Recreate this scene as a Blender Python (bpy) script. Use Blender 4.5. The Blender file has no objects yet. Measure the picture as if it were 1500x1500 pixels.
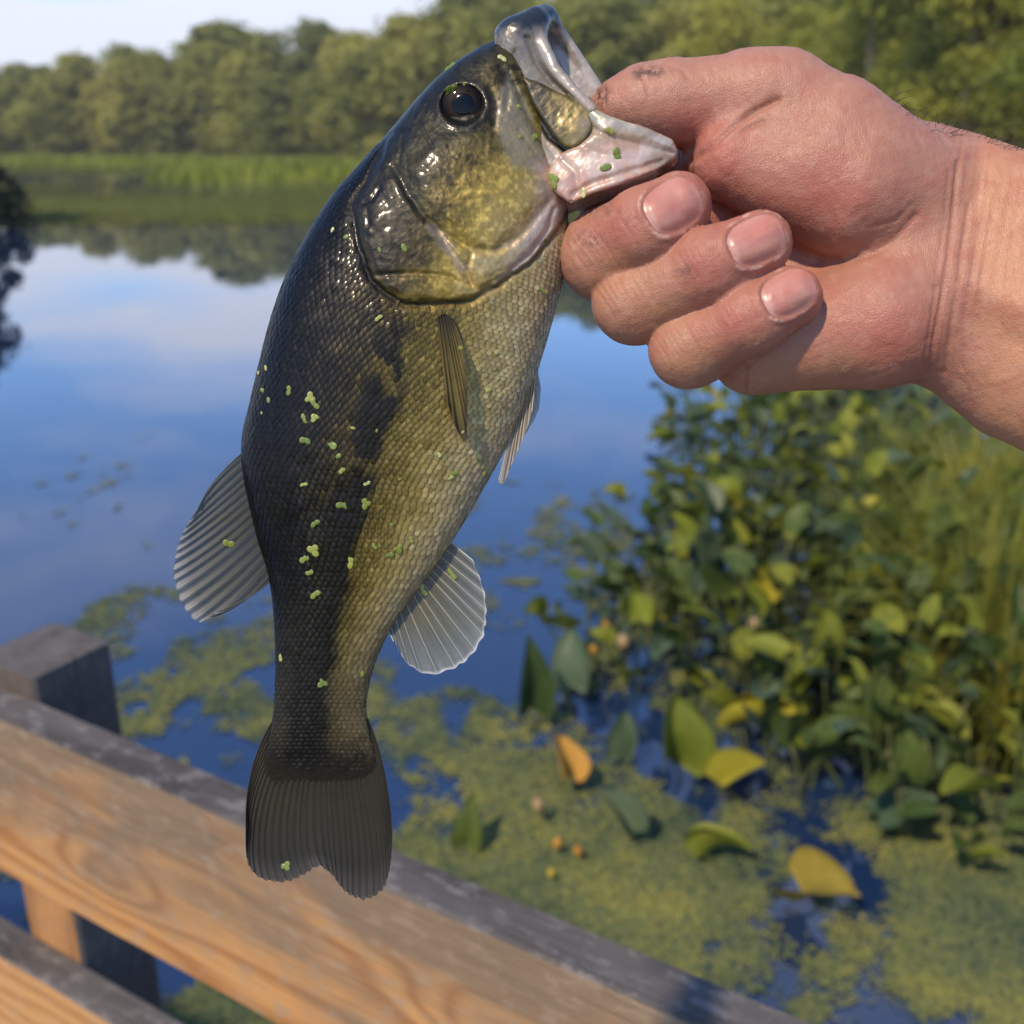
import bpy, math, random
import numpy as np
from mathutils import Matrix, Vector
from mathutils.bvhtree import BVHTree

random.seed(7)
rng = np.random.default_rng(7)
scene = bpy.context.scene
COL = scene.collection

# ------------------------------------------------------------------ camera, sky, sun, exposure
CAM_H = 2.2
PITCH = math.radians(19.8)
FPX = 1500.0                      # focal length in pixels of the 1500 px square photograph
CAM = Vector((0, 0, CAM_H))
RIGHT = Vector((1, 0, 0))
UP = Vector((0, math.sin(PITCH), math.cos(PITCH)))
FWD = Vector((0, math.cos(PITCH), -math.sin(PITCH)))

cam_data = bpy.data.cameras.new('camera')
cam_data.sensor_width = 24; cam_data.sensor_height = 24; cam_data.lens = 24
cam_data.clip_start = 0.02; cam_data.clip_end = 3000
cam_data.dof.use_dof = True
cam_data.dof.focus_distance = 0.30
cam_data.dof.aperture_fstop = 8.2
cam = bpy.data.objects.new('camera', cam_data); COL.objects.link(cam)
cam.location = CAM
cam.rotation_euler = (math.pi / 2 - PITCH, 0, 0)
scene.camera = cam

SUN_EL = math.radians(50)
SUN_AZ = Vector((-0.62, -0.78, 0)).normalized()       # towards the sun: behind the camera, to the left
sun_dir = Vector((SUN_AZ.x * math.cos(SUN_EL), SUN_AZ.y * math.cos(SUN_EL), math.sin(SUN_EL)))
sl = bpy.data.lights.new('sun', 'SUN'); sl.energy = 3.2; sl.angle = math.radians(2.5); sl.color = (1.0, 0.80, 0.56)
so = bpy.data.objects.new('sun', sl); COL.objects.link(so)
so.rotation_euler = (-sun_dir).to_track_quat('-Z', 'Y').to_euler()

world = bpy.data.worlds.new('World'); scene.world = world; world.use_nodes = True
wn, wl = world.node_tree.nodes, world.node_tree.links
wn.clear()
w_out = wn.new('ShaderNodeOutputWorld'); w_bg = wn.new('ShaderNodeBackground')
w_sky = wn.new('ShaderNodeTexSky'); w_sky.sky_type = 'NISHITA'; w_sky.sun_disc = False
w_sky.sun_elevation = SUN_EL; w_sky.sun_rotation = math.atan2(SUN_AZ.x, SUN_AZ.y)
w_sky.air_density = 0.85; w_sky.dust_density = 0.2; w_sky.ozone_density = 2.5
w_tc = wn.new('ShaderNodeTexCoord'); w_sep = wn.new('ShaderNodeSeparateXYZ')
wl.new(w_tc.outputs['Generated'], w_sep.inputs[0])
def wmath(op, a, b=None):
    n = wn.new('ShaderNodeMath'); n.operation = op
    for i, v in enumerate((a, b)):
        if v is None: continue
        if isinstance(v, (int, float)): n.inputs[i].default_value = v
        else: wl.new(v, n.inputs[i])
    return n.outputs[0]
zc = wmath('MAXIMUM', w_sep.outputs[2], 0.0)
den = wmath('ADD', zc, 0.10)
w_comb = wn.new('ShaderNodeCombineXYZ')
wl.new(wmath('DIVIDE', w_sep.outputs[0], den), w_comb.inputs[0])
wl.new(wmath('DIVIDE', w_sep.outputs[1], den), w_comb.inputs[1])
w_noise = wn.new('ShaderNodeTexNoise'); w_noise.inputs['Scale'].default_value = 0.62
w_noise.inputs['Detail'].default_value = 6; w_noise.inputs['Roughness'].default_value = 0.52
w_noise.inputs['Distortion'].default_value = 0.35
w_map = wn.new('ShaderNodeMapping'); w_map.inputs['Location'].default_value = (3.1, 1.85, 0.0)
wl.new(w_comb.outputs[0], w_map.inputs[0]); wl.new(w_map.outputs[0], w_noise.inputs['Vector'])
w_ramp = wn.new('ShaderNodeValToRGB')
w_ramp.color_ramp.elements[0].position = 0.54; w_ramp.color_ramp.elements[1].position = 0.74
wl.new(w_noise.outputs[0], w_ramp.inputs[0])
w_low = wn.new('ShaderNodeMapRange'); w_low.inputs[1].default_value = 0.125; w_low.inputs[2].default_value = 0.18
w_low.inputs[3].default_value = 0.92; w_low.inputs[4].default_value = 0.0
w_edge = wmath('MULTIPLY', wmath('SUBTRACT', w_noise.outputs[0], 0.5), 0.28)
wl.new(wmath('SUBTRACT', zc, w_edge), w_low.inputs[0])
cfac = wmath('MAXIMUM', wmath('MULTIPLY', w_ramp.outputs[0], 0.85), w_low.outputs[0])
w_mix = wn.new('ShaderNodeMix'); w_mix.data_type = 'RGBA'
wl.new(cfac, w_mix.inputs[0]); w_tint = wn.new('ShaderNodeMix'); w_tint.data_type = 'RGBA'; w_tint.blend_type = 'MULTIPLY'; w_tint.inputs[0].default_value = 1.0
w_tint.inputs[7].default_value = (0.82, 0.95, 1.12, 1); wl.new(w_sky.outputs[0], w_tint.inputs[6]); wl.new(w_tint.outputs[2], w_mix.inputs[6]); w_mix.inputs[7].default_value = (4.7, 4.85, 5.5, 1)
wl.new(w_mix.outputs[2], w_bg.inputs[0]); w_bg.inputs[1].default_value = 0.15
wl.new(w_bg.outputs[0], w_out.inputs[0])

vs = scene.view_settings
vs.view_transform = 'Standard'; vs.look = 'None'; vs.gamma = 1.0; vs.use_curve_mapping = False
vs.exposure = 0.42
scene.cycles.use_denoising = True
scene.cycles.max_bounces = 8; scene.cycles.transparent_max_bounces = 12

# ------------------------------------------------------------------ helpers
def ray(px, py):
    return RIGHT * ((px - 750) / FPX) - UP * ((py - 750) / FPX) + FWD
def on_plane(px, py, z):          # where the line of sight of a photo pixel meets a level surface
    r = ray(px, py); t = (z - CAM_H) / r.z
    return CAM + r * t
def at(px, py, depth):
    return CAM + ray(px, py) * depth

def smooth(a, b, x):
    t = np.clip((x - a) / (b - a), 0, 1); return t * t * (3 - 2 * t)

def _hash(ix, iy, iz, seed):
    h = (ix * 374761393 + iy * 668265263 + iz * 1274126177 + seed * 974634777) & 0xffffffff
    h = ((h ^ (h >> 13)) * 1103515245) & 0xffffffff
    h = (h ^ (h >> 16)) & 0xffffffff
    return h / 4294967295.0
def vnoise(x, y, z=0.0, seed=0):
    x, y, z = np.broadcast_arrays(np.asarray(x, float), np.asarray(y, float), np.asarray(z, float))
    ix, iy, iz = np.floor(x).astype(np.int64), np.floor(y).astype(np.int64), np.floor(z).astype(np.int64)
    fx, fy, fz = x - ix, y - iy, z - iz
    fx, fy, fz = fx * fx * (3 - 2 * fx), fy * fy * (3 - 2 * fy), fz * fz * (3 - 2 * fz)
    r = 0
    for dx in (0, 1):
        for dy in (0, 1):
            for dz in (0, 1):
                w = (fx if dx else 1 - fx) * (fy if dy else 1 - fy) * (fz if dz else 1 - fz)
                r = r + w * _hash(ix + dx, iy + dy, iz + dz, seed)
    return r
def fbm(x, y, z=0.0, seed=0, oct=4):
    s, a, n = 0, 0.5, 0
    for o in range(oct):
        s = s + a * vnoise(np.asarray(x) * 2 ** o, np.asarray(y) * 2 ** o, np.asarray(z) * 2 ** o, seed + o); n += a; a *= 0.5
    return s / n

def catmull(P, n):
    P = np.asarray(P, float)
    Q = np.vstack([2 * P[0] - P[1], P, 2 * P[-1] - P[-2]])
    t = np.linspace(0, len(P) - 1 - 1e-9, n); i = t.astype(int); f = (t - i)[:, None]
    p0, p1, p2, p3 = Q[i], Q[i + 1], Q[i + 2], Q[i + 3]
    return 0.5 * (2 * p1 + (p2 - p0) * f + (2 * p0 - 5 * p1 + 4 * p2 - p3) * f ** 2 + (3 * p1 - p0 - 3 * p2 + p3) * f ** 3)

def poly_sdf(x, y, poly):         # negative inside
    P = np.asarray(poly, float); d = np.full(np.shape(x), 1e18); s = np.ones(np.shape(x))
    n = len(P); j = n - 1
    for i in range(n):
        ex, ey = P[j] - P[i]
        wx, wy = x - P[i, 0], y - P[i, 1]
        t = np.clip((wx * ex + wy * ey) / (ex * ex + ey * ey + 1e-9), 0, 1)
        bx, by = wx - ex * t, wy - ey * t
        d = np.minimum(d, bx * bx + by * by)
        c1, c2, c3 = y >= P[i, 1], y < P[j, 1], ex * wy > ey * wx
        s = np.where((c1 & c2 & c3) | (~c1 & ~c2 & ~c3), -s, s)
        j = i
    return s * np.sqrt(d)
def line_dist(x, y, pts):
    P = np.asarray(pts, float); d = np.full(np.shape(x), 1e18)
    for a, b in zip(P[:-1], P[1:]):
        ex, ey = b - a; wx, wy = x - a[0], y - a[1]
        t = np.clip((wx * ex + wy * ey) / (ex * ex + ey * ey + 1e-9), 0, 1)
        d = np.minimum(d, (wx - ex * t) ** 2 + (wy - ey * t) ** 2)
    return np.sqrt(d)

def mesh_from(name, V, F, mats=None, col=None, smooth_shade=True, mat_idx=None):
    V = np.asarray(V, np.float32).reshape(-1, 3)
    me = bpy.data.meshes.new(name)
    if isinstance(F, np.ndarray):
        k = F.shape[1]; nf = len(F)
        me.vertices.add(len(V)); me.vertices.foreach_set('co', V.ravel())
        me.loops.add(nf * k); me.loops.foreach_set('vertex_index', F.astype(np.int32).ravel())
        me.polygons.add(nf); me.polygons.foreach_set('loop_start', np.arange(0, nf * k, k, dtype=np.int32))
        me.update(calc_edges=True)
    else:
        me.from_pydata(V.tolist(), [], [list(f) for f in F]); me.update()
    if col is not None:
        a = me.color_attributes.new('Col', 'FLOAT_COLOR', 'POINT')
        c = np.ones((len(V), 4), np.float32); c[:, :3] = col
        a.data.foreach_set('color', c.ravel())
    me.polygons.foreach_set('use_smooth', np.full(len(me.polygons), smooth_shade, bool))
    for m in (mats or []): me.materials.append(m)
    if mat_idx is not None: me.polygons.foreach_set('material_index', np.asarray(mat_idx, np.int32))
    me.validate(); me.update()
    return me
def link(name, me, parent=None, mw=None):
    o = bpy.data.objects.new(name, me); COL.objects.link(o)
    if parent is not None: o.parent = parent
    if mw is not None: o.matrix_world = mw
    return o
ORD = ['first', 'second', 'third', 'fourth', 'fifth', 'sixth', 'seventh', 'eighth', 'ninth', 'tenth', 'eleventh', 'twelfth', 'thirteenth', 'fourteenth', 'fifteenth', 'sixteenth', 'seventeenth', 'eighteenth', 'nineteenth']
TENS = {20: 'twent', 30: 'thirt', 40: 'fort', 50: 'fift', 60: 'sixt', 70: 'sevent', 80: 'eight'}
def ordinal(n):                   # 1 -> first
    if n < 20: return ORD[n - 1]
    t, u = n - n % 10, n % 10
    return TENS[t] + ('ieth' if u == 0 else 'y-' + ORD[u - 1])
def tag(o, label=None, cat=None, group=None, kind=None):
    if label: o['label'] = label
    if cat: o['category'] = cat
    if group: o['group'] = group
    if kind: o['kind'] = kind
    return o
def empty(name, loc=(0, 0, 0), rz=0):
    o = bpy.data.objects.new(name, None); COL.objects.link(o); o.location = loc; o.rotation_euler = (0, 0, rz)
    o.empty_display_size = 0.05
    return o

class Mat:
    def __init__(s, name):
        s.m = bpy.data.materials.new(name); s.m.use_nodes = True
        s.n, s.l = s.m.node_tree.nodes, s.m.node_tree.links
        s.p = s.n['Principled BSDF']; s.out = s.n['Material Output']
    def set(s, **k):
        for key, v in k.items():
            s.p.inputs[key.replace('_', ' ')].default_value = v if not (isinstance(v, tuple) and len(v) == 3 and 'Color' in key) else (*v, 1)
        return s
    def node(s, t, **k):
        n = s.n.new(t)
        for a, v in k.items(): setattr(n, a, v)
        return n
    def noise(s, scale, detail=4, rough=0.55, vec=None, dist=0.0):
        n = s.n.new('ShaderNodeTexNoise'); n.inputs['Scale'].default_value = scale
        n.inputs['Detail'].default_value = detail; n.inputs['Roughness'].default_value = rough; n.inputs['Distortion'].default_value = dist
        if vec is not None: s.l.new(vec, n.inputs['Vector'])
        return n.outputs[0]
    def coord(s, which='Object', scale=None):
        t = s.n.new('ShaderNodeTexCoord').outputs[which]
        if scale is None: return t
        m = s.n.new('ShaderNodeMapping'); m.inputs['Scale'].default_value = scale; s.l.new(t, m.inputs[0]); return m.outputs[0]
    def ramp(s, fac, stops):
        r = s.n.new('ShaderNodeValToRGB'); e = r.color_ramp.elements
        while len(e) < len(stops): e.new(0.5)
        for el, (p, c) in zip(e, stops): el.position = p; el.color = (*c, 1) if len(c) == 3 else c
        s.l.new(fac, r.inputs[0]); return r.outputs[0]
    def mix(s, fac, a, b, blend='MIX'):
        m = s.n.new('ShaderNodeMix'); m.data_type = 'RGBA'; m.blend_type = blend
        for i, v in ((0, fac), (6, a), (7, b)):
            if hasattr(v, 'is_linked') or hasattr(v, 'links'): s.l.new(v, m.inputs[i])
            else: m.inputs[i].default_value = v if i == 0 else ((*v, 1) if len(v) == 3 else v)
        return m.outputs[2]
    def math(s, op, a, b=0.0):
        m = s.n.new('ShaderNodeMath'); m.operation = op
        for i, v in enumerate((a, b)):
            if isinstance(v, (int, float)): m.inputs[i].default_value = v
            else: s.l.new(v, m.inputs[i])
        return m.outputs[0]
    def color(s, sock): s.l.new(sock, s.p.inputs['Base Color']); return s
    def bump(s, h, strength=0.3, dist=0.001):
        b = s.n.new('ShaderNodeBump'); b.inputs['Strength'].default_value = strength; b.inputs['Distance'].default_value = dist
        s.l.new(h, b.inputs['Height']); s.l.new(b.outputs[0], s.p.inputs['Normal']); return s
    def attr(s, name='Col'):
        a = s.n.new('ShaderNodeAttribute'); a.attribute_name = name; return a.outputs['Color']

def surface_nets(V, origin, h):
    ins = V < 0
    c = np.zeros(tuple(s - 1 for s in V.shape), np.uint8)
    nx, ny, nz = c.shape
    for dx in (0, 1):
        for dy in (0, 1):
            for dz in (0, 1):
                c += ins[dx:dx + nx, dy:dy + ny, dz:dz + nz]
    I, J, K = np.nonzero((c > 0) & (c < 8)); del c
    idx = np.full((nx, ny, nz), -1, np.int32); idx[I, J, K] = np.arange(len(I))
    acc = np.zeros((len(I), 3)); cnt = np.zeros(len(I))
    corners = [(a, b, d) for a in (0, 1) for b in (0, 1) for d in (0, 1)]
    for a in corners:
        for ax in range(3):
            if a[ax]: continue
            b = list(a); b[ax] = 1
            va = V[I + a[0], J + a[1], K + a[2]]; vb = V[I + b[0], J + b[1], K + b[2]]
            m = (va < 0) != (vb < 0)
            t = np.where(m, va / np.where(m, va - vb, 1), 0)
            p = np.tile(np.array(a, float), (len(I), 1)); p[:, ax] += t
            acc += p * m[:, None]; cnt += m
    P = acc / cnt[:, None] + np.stack([I, J, K], 1)
    P = np.asarray(origin) + P * h
    quads = []
    for ax in range(3):
        o1, o2 = [(1, 2), (2, 0), (0, 1)][ax]
        sl0 = [slice(1, -1)] * 3; sl1 = [slice(1, -1)] * 3
        sl0[ax] = slice(0, -1); sl1[ax] = slice(1, None)
        A = ins[tuple(sl0)]; B = ins[tuple(sl1)]
        E = np.nonzero(A != B); flip = A[E]
        base = np.stack(E, 1); base[:, o1] += 1; base[:, o2] += 1
        d1 = np.zeros(3, int); d1[o1] = -1; d2 = np.zeros(3, int); d2[o2] = -1
        g = lambda q: idx[q[:, 0], q[:, 1], q[:, 2]]
        q = np.stack([g(base + d1 + d2), g(base + d2), g(base), g(base + d1)], 1)
        q[~flip] = q[~flip][:, ::-1]
        quads.append(q)
    Q = np.vstack(quads); Q = Q[(Q >= 0).all(1)]
    return P, Q

def sdf_mesh(fn, lo, hi, h, block=16):
    lo = np.asarray(lo, float); hi = np.asarray(hi, float)
    n = (np.ceil((hi - lo) / h / block).astype(int)) * block
    V = np.full(n, 50.0, np.float32)
    nb = n // block
    bc = np.stack(np.meshgrid(*[np.arange(b) for b in nb], indexing='ij'), -1).reshape(-1, 3)
    ctr = lo + (bc * block + block / 2) * h
    d = fn(ctr[:, 0], ctr[:, 1], ctr[:, 2])
    lim = block * h * 0.9 * 1.35
    near = np.abs(d) < lim
    for b in bc[(d < 0) & ~near]:
        s = b * block; V[s[0]:s[0] + block, s[1]:s[1] + block, s[2]:s[2] + block] = -50
    r = np.arange(block)
    ox, oy, oz = [q.ravel() for q in np.meshgrid(r, r, r, indexing='ij')]
    nbk = bc[near]
    for i in range(0, len(nbk), 64):
        ch = nbk[i:i + 64] * block
        X = (lo[0] + (ch[:, 0:1] + ox) * h); Y = (lo[1] + (ch[:, 1:2] + oy) * h); Z = (lo[2] + (ch[:, 2:3] + oz) * h)
        D = fn(X.ravel(), Y.ravel(), Z.ravel()).reshape(len(ch), block, block, block)
        for s, dd in zip(ch, D): V[s[0]:s[0] + block, s[1]:s[1] + block, s[2]:s[2] + block] = dd
    return surface_nets(V, lo, h)

def smin(a, b, k):
    hh = np.maximum(k - np.abs(a - b), 0) / k
    return np.minimum(a, b) - hh * hh * k * 0.25
def capsule(X, Y, Z, a, b, ra, rb):
    ax, ay, az = a; bx, by, bz = b
    ex, ey, ez = bx - ax, by - ay, bz - az
    wx, wy, wz = X - ax, Y - ay, Z - az
    t = np.clip((wx * ex + wy * ey + wz * ez) / (ex * ex + ey * ey + ez * ez + 1e-9), 0, 1)
    return np.sqrt((wx - ex * t) ** 2 + (wy - ey * t) ** 2 + (wz - ez * t) ** 2) - (ra + (rb - ra) * t)
def chain(X, Y, Z, pts, k=None):
    d = None
    for a, b in zip(pts[:-1], pts[1:]):
        c = capsule(X, Y, Z, a[0], b[0], a[1], b[1])
        d = c if d is None else (np.minimum(d, c) if k is None else smin(d, c, k))
    return d
def mesh_normals(P, Q):
    n = np.cross(P[Q[:, 2]] - P[Q[:, 0]], P[Q[:, 3]] - P[Q[:, 1]])
    N = np.zeros_like(P)
    for i in range(4): np.add.at(N, Q[:, i], n)
    return N / (np.linalg.norm(N, axis=1, keepdims=True) + 1e-12)

# frame in which the hand and the fish are modelled: millimetres, x right, y up, z towards the viewer, 0.3 m in front of the camera
LOCAL = Matrix((( RIGHT.x, UP.x, -FWD.x, 0), (RIGHT.y, UP.y, -FWD.y, 0), (RIGHT.z, UP.z, -FWD.z, 0), (0, 0, 0, 1)))
LOCAL.translation = CAM + FWD * 0.30
def hp(px, py, z):
    k = (300.0 - z) / 1500.0
    return np.array([(px - 750) * k, (750 - py) * k, z])
def to_px(P):
    k = (300.0 - P[:, 2]) / 1500.0
    return 750 + P[:, 0] / k, 750 - P[:, 1] / k

# ------------------------------------------------------------------ materials of the setting
def leaf_material(name, cols, rough=0.45, trans=0.35, nscale=3.0, spec=0.4):
    M = Mat(name)
    oi = M.node('ShaderNodeObjectInfo')
    n = M.noise(nscale, 3, 0.6, M.coord('Object'))
    f = M.math('ADD', M.math('MULTIPLY', n, 0.75), M.math('MULTIPLY', oi.outputs['Random'], 0.45))
    k = len(cols); lo, hi = 0.22, 0.95
    c = M.ramp(f, [(lo + (hi - lo) * i / (k - 1), cc) for i, cc in enumerate(cols)])
    M.color(c); M.set(Roughness=rough, Specular_IOR_Level=spec)
    tr = M.node('ShaderNodeBsdfTranslucent'); mx = M.node('ShaderNodeMixShader'); mx.inputs[0].default_value = trans
    M.l.new(M.mix(1.0, c, (1.25, 1.15, 0.55), 'MULTIPLY'), tr.inputs[0])
    M.l.new(M.p.outputs[0], mx.inputs[1]); M.l.new(tr.outputs[0], mx.inputs[2]); M.l.new(mx.outputs[0], M.out.inputs[0])
    return M.m

mat_far_leaf = leaf_material('far_foliage', [(0.13, 0.165, 0.040), (0.22, 0.25, 0.055), (0.31, 0.32, 0.07), (0.40, 0.38, 0.09)], 0.65, 0.38, 0.22, 0.2)
mat_near_leaf = leaf_material('bank_foliage', [(0.12, 0.16, 0.028), (0.21, 0.25, 0.038), (0.32, 0.33, 0.048), (0.42, 0.40, 0.07)], 0.55, 0.4, 0.5, 0.2)
mat_dark_leaf = leaf_material('shore_foliage', [(0.010, 0.022, 0.012), (0.018, 0.035, 0.016), (0.03, 0.05, 0.02)], 0.6, 0.15, 0.6, 0.2)  # leaf colours darkened to give the left-edge trees their shade
mat_marsh = leaf_material('marsh_grass', [(0.16, 0.20, 0.03), (0.25, 0.29, 0.04), (0.34, 0.36, 0.06)], 0.6, 0.35, 0.15, 0.2)

def bark(name, c0, c1):
    M = Mat(name); n = M.noise(14, 5, 0.6, M.coord('Object', (1, 1, 0.25)))
    M.color(M.ramp(n, [(0.3, c0), (0.7, c1)])).set(Roughness=0.9).bump(n, 0.6, 0.02); return M.m
mat_bark = bark('bark', (0.06, 0.045, 0.032), (0.17, 0.135, 0.10))
mat_pale_bark = bark('pale_bark', (0.20, 0.17, 0.12), (0.42, 0.36, 0.27))

# ------------------------------------------------------------------ water
Mw = Mat('pond_water')
lw = Mw.node('ShaderNodeLayerWeight'); lw.inputs[0].default_value = 0.5
gl = Mw.node('ShaderNodeBsdfGlossy'); gl.inputs['Roughness'].default_value = 0.012; gl.inputs['Color'].default_value = (0.94, 0.96, 1, 1)
Mw.set(Roughness=0.2, Specular_IOR_Level=0.0)
Mw.p.inputs['Base Color'].default_value = (0.010, 0.027, 0.080, 1)
facing = lw.outputs['Facing']
ff = Mw.math('ADD', Mw.math('MULTIPLY', Mw.math('POWER', facing, 3.2), 0.84), 0.115)
mx = Mw.node('ShaderNodeMixShader'); Mw.l.new(ff, mx.inputs[0]); Mw.l.new(Mw.p.outputs[0], mx.inputs[1]); Mw.l.new(gl.outputs[0], mx.inputs[2])
Mw.l.new(mx.outputs[0], Mw.out.inputs[0])
wnz = Mw.noise(1.3, 3, 0.5, Mw.coord('Object', (1.0, 1.6, 1)))
bmp = Mw.node('ShaderNodeBump'); bmp.inputs['Strength'].default_value = 0.02; bmp.inputs['Distance'].default_value = 0.05
Mw.l.new(wnz, bmp.inputs['Height']); Mw.l.new(bmp.outputs[0], gl.inputs['Normal'])
R_ = 900
water = link('water', mesh_from('water', [(-R_, -60, 0), (R_, -60, 0), (R_, R_, 0), (-R_, R_, 0)], np.array([[0, 1, 2, 3]]), [Mw.m]))
tag(water, 'calm blue pond water reflecting clouds and trees', kind='structure')

# ------------------------------------------------------------------ far bank
shore = [(-260, 215), (-150, 182), (-95, 165), (-60, 156), (-25, 142), (4, 116), (17, 84), (19, 60), (19, 44), (18, 33), (17, 24), (18, 10), (26, -20), (40, -60)]
sh = catmull(shore, 160)
Mg = Mat('bank_soil'); gn = Mg.noise(0.8, 5, 0.6, Mg.coord('Object'))
Mg.color(Mg.ramp(gn, [(0.3, (0.05, 0.065, 0.02)), (0.6, (0.10, 0.11, 0.035)), (0.8, (0.12, 0.10, 0.06))])).set(Roughness=0.95)
bv, bf = [], []
d = np.gradient(sh, axis=0); nn = np.stack([-d[:, 1], d[:, 0]], 1); nn /= np.linalg.norm(nn, axis=1, keepdims=True)
nn *= np.where((nn * (sh - np.array([-60, 60]))).sum(1) > 0, 1, -1)[:, None]
for off, z in ((0, -0.2), (0.6, 0.12), (6, 0.5), (30, 1.6), (120, 5), (500, 9)):
    q = sh + nn * off
    for i, (x, y) in enumerate(q): bv.append((x, y, z + (0.25 * float(vnoise(x * .3, y * .3, 0, 5)) if off else 0)))
nS = len(sh)
for r in range(5):
    for i in range(nS - 1):
        bf.append((r * nS + i, r * nS + i + 1, (r + 1) * nS + i + 1, (r + 1) * nS + i))
bank = link('bank', mesh_from('bank', bv, np.array(bf), [Mg.m])); tag(bank, 'low grassy bank along the far shore', kind='structure')

# ------------------------------------------------------------------ trees
def tube_mesh(path, radii, seg=8):
    path = np.asarray(path, float); V, F = [], []
    for i, p in enumerate(path):
        t = path[min(i + 1, len(path) - 1)] - path[max(i - 1, 0)]; t /= np.linalg.norm(t) + 1e-9
        a = np.cross(t, (0.31, 0.95, 0.11)); a /= np.linalg.norm(a); b = np.cross(t, a)
        for s in range(seg):
            an = 2 * math.pi * s / seg
            V.append(p + (a * math.cos(an) + b * math.sin(an)) * radii[i])
    for i in range(len(path) - 1):
        for s in range(seg):
            F.append((i * seg + s, i * seg + (s + 1) % seg, (i + 1) * seg + (s + 1) % seg, (i + 1) * seg + s))
    F.append(tuple(range(seg))[::-1]); F.append(tuple((len(path) - 1) * seg + s for s in range(seg)))
    return V, F
def join(parts):
    V, F = [], []
    for v, f in parts:
        o = len(V); V += list(v); F += [tuple(i + o for i in q) for q in f]
    return V, F

def crown_mesh(name, r, mat, height=1.0, width=0.36, base=0.16, clumps=70, per=70, leaf=0.028, lean=0.0, low=False):
    C = []
    while len(C) < clumps:
        u = r.random(); z = base + (1 - base) * u
        prof = math.sin(math.pi * min(1, (u * 0.86 + 0.14))) ** 0.6 if not low else (1 - u) ** 0.45
        an = r.random() * 2 * math.pi; rad = width * prof * math.sqrt(r.random()) * (0.8 + 0.35 * math.sin(an * 2.3 + 1.2) )
        C.append((rad * math.cos(an) + lean * u, rad * math.sin(an), z * 0.95, 0.055 + 0.075 * r.random()))
    V, F = [], []
    for cx, cy, cz, cr in C:
        dirs = r.normal(size=(per, 3)); dirs /= np.linalg.norm(dirs, axis=1, keepdims=True)
        rr = cr * (0.35 + 0.75 * r.random(per) ** 0.5)
        pos = np.array([cx, cy, cz]) + dirs * rr[:, None] * np.array([1.1, 1.1, 0.8])
        nr = dirs + r.normal(size=(per, 3)) * 0.35 + np.array([0, 0, 0.3]); nr /= np.linalg.norm(nr, axis=1, keepdims=True)
        a = np.cross(nr, r.normal(size=(per, 3))); a /= np.linalg.norm(a, axis=1, keepdims=True); b = np.cross(nr, a)
        s = leaf * (0.6 + 0.8 * r.random(per))[:, None]
        q = np.stack([pos - a * s, pos - b * s * 0.6 + nr * s * .15, pos + a * s, pos + b * s * 0.6 + nr * s * .15], 1)
        o = len(V) * 4
        V.append(q); 
    V = np.concatenate([v.reshape(-1, 3) for v in V]); F = np.arange(len(V)).reshape(-1, 4)
    return mesh_from(name, V, F, [mat], smooth_shade=False), C
def trunk_mesh(name, r, C, mat, rad=0.018, top=0.8):
    path = [(0.012 * math.sin(3 * t + r.random()), 0.012 * math.cos(2.3 * t), t * top - 0.03) for t in np.linspace(0, 1, 7)]
    parts = [tube_mesh(path, [rad * (1.25 - t * 0.95) for t in np.linspace(0, 1, 7)], 8)]
    for c in C[:12]:
        b = path[2 + int(r.integers(0, 4))]; e = np.array(c[:3]); m = (np.array(b) + e) / 2 + np.array([0, 0, 0.02])
        parts.append(tube_mesh([b, m, e], [rad * 0.42, rad * 0.26, rad * 0.1], 5))
    V, F = join(parts); return mesh_from(name, V, F, [mat])
def tree_set(n, mat, bark_m, seed, **k):
    S = []
    for i in range(n):
        r = np.random.default_rng(seed + i)
        cm, C = crown_mesh('crown', r, mat, **k); S.append((cm, trunk_mesh('trunk', r, C, bark_m)))
    return S
far_set = tree_set(4, mat_far_leaf, mat_bark, 100, clumps=130, per=60, leaf=0.022, width=0.37, base=0.05) + tree_set(3, mat_far_leaf, mat_bark, 120, clumps=110, per=60, leaf=0.022, width=0.24, base=0.10) + tree_set(3, mat_far_leaf, mat_bark, 140, clumps=120, per=60, leaf=0.024, width=0.46, base=0.0, low=True)
bank_set = tree_set(5, mat_near_leaf, mat_bark, 200, clumps=120, per=95, leaf=0.0155, width=0.36, base=0.06)
pale_set = tree_set(2, mat_near_leaf, mat_pale_bark, 260, clumps=80, per=80, leaf=0.016, width=0.30, base=0.42)
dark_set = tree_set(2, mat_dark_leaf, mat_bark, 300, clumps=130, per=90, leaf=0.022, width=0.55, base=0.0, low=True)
def plant_tree(name, S, x, y, z, h, wide, label, group):
    t = empty(name, (x, y, z), random.random() * 6.28); t.scale = (h * wide, h * wide, h)
    cm, tm = S
    link('trunk', tm, t); link('crown', cm, t)
    return tag(t, label, 'tree', group)
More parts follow.
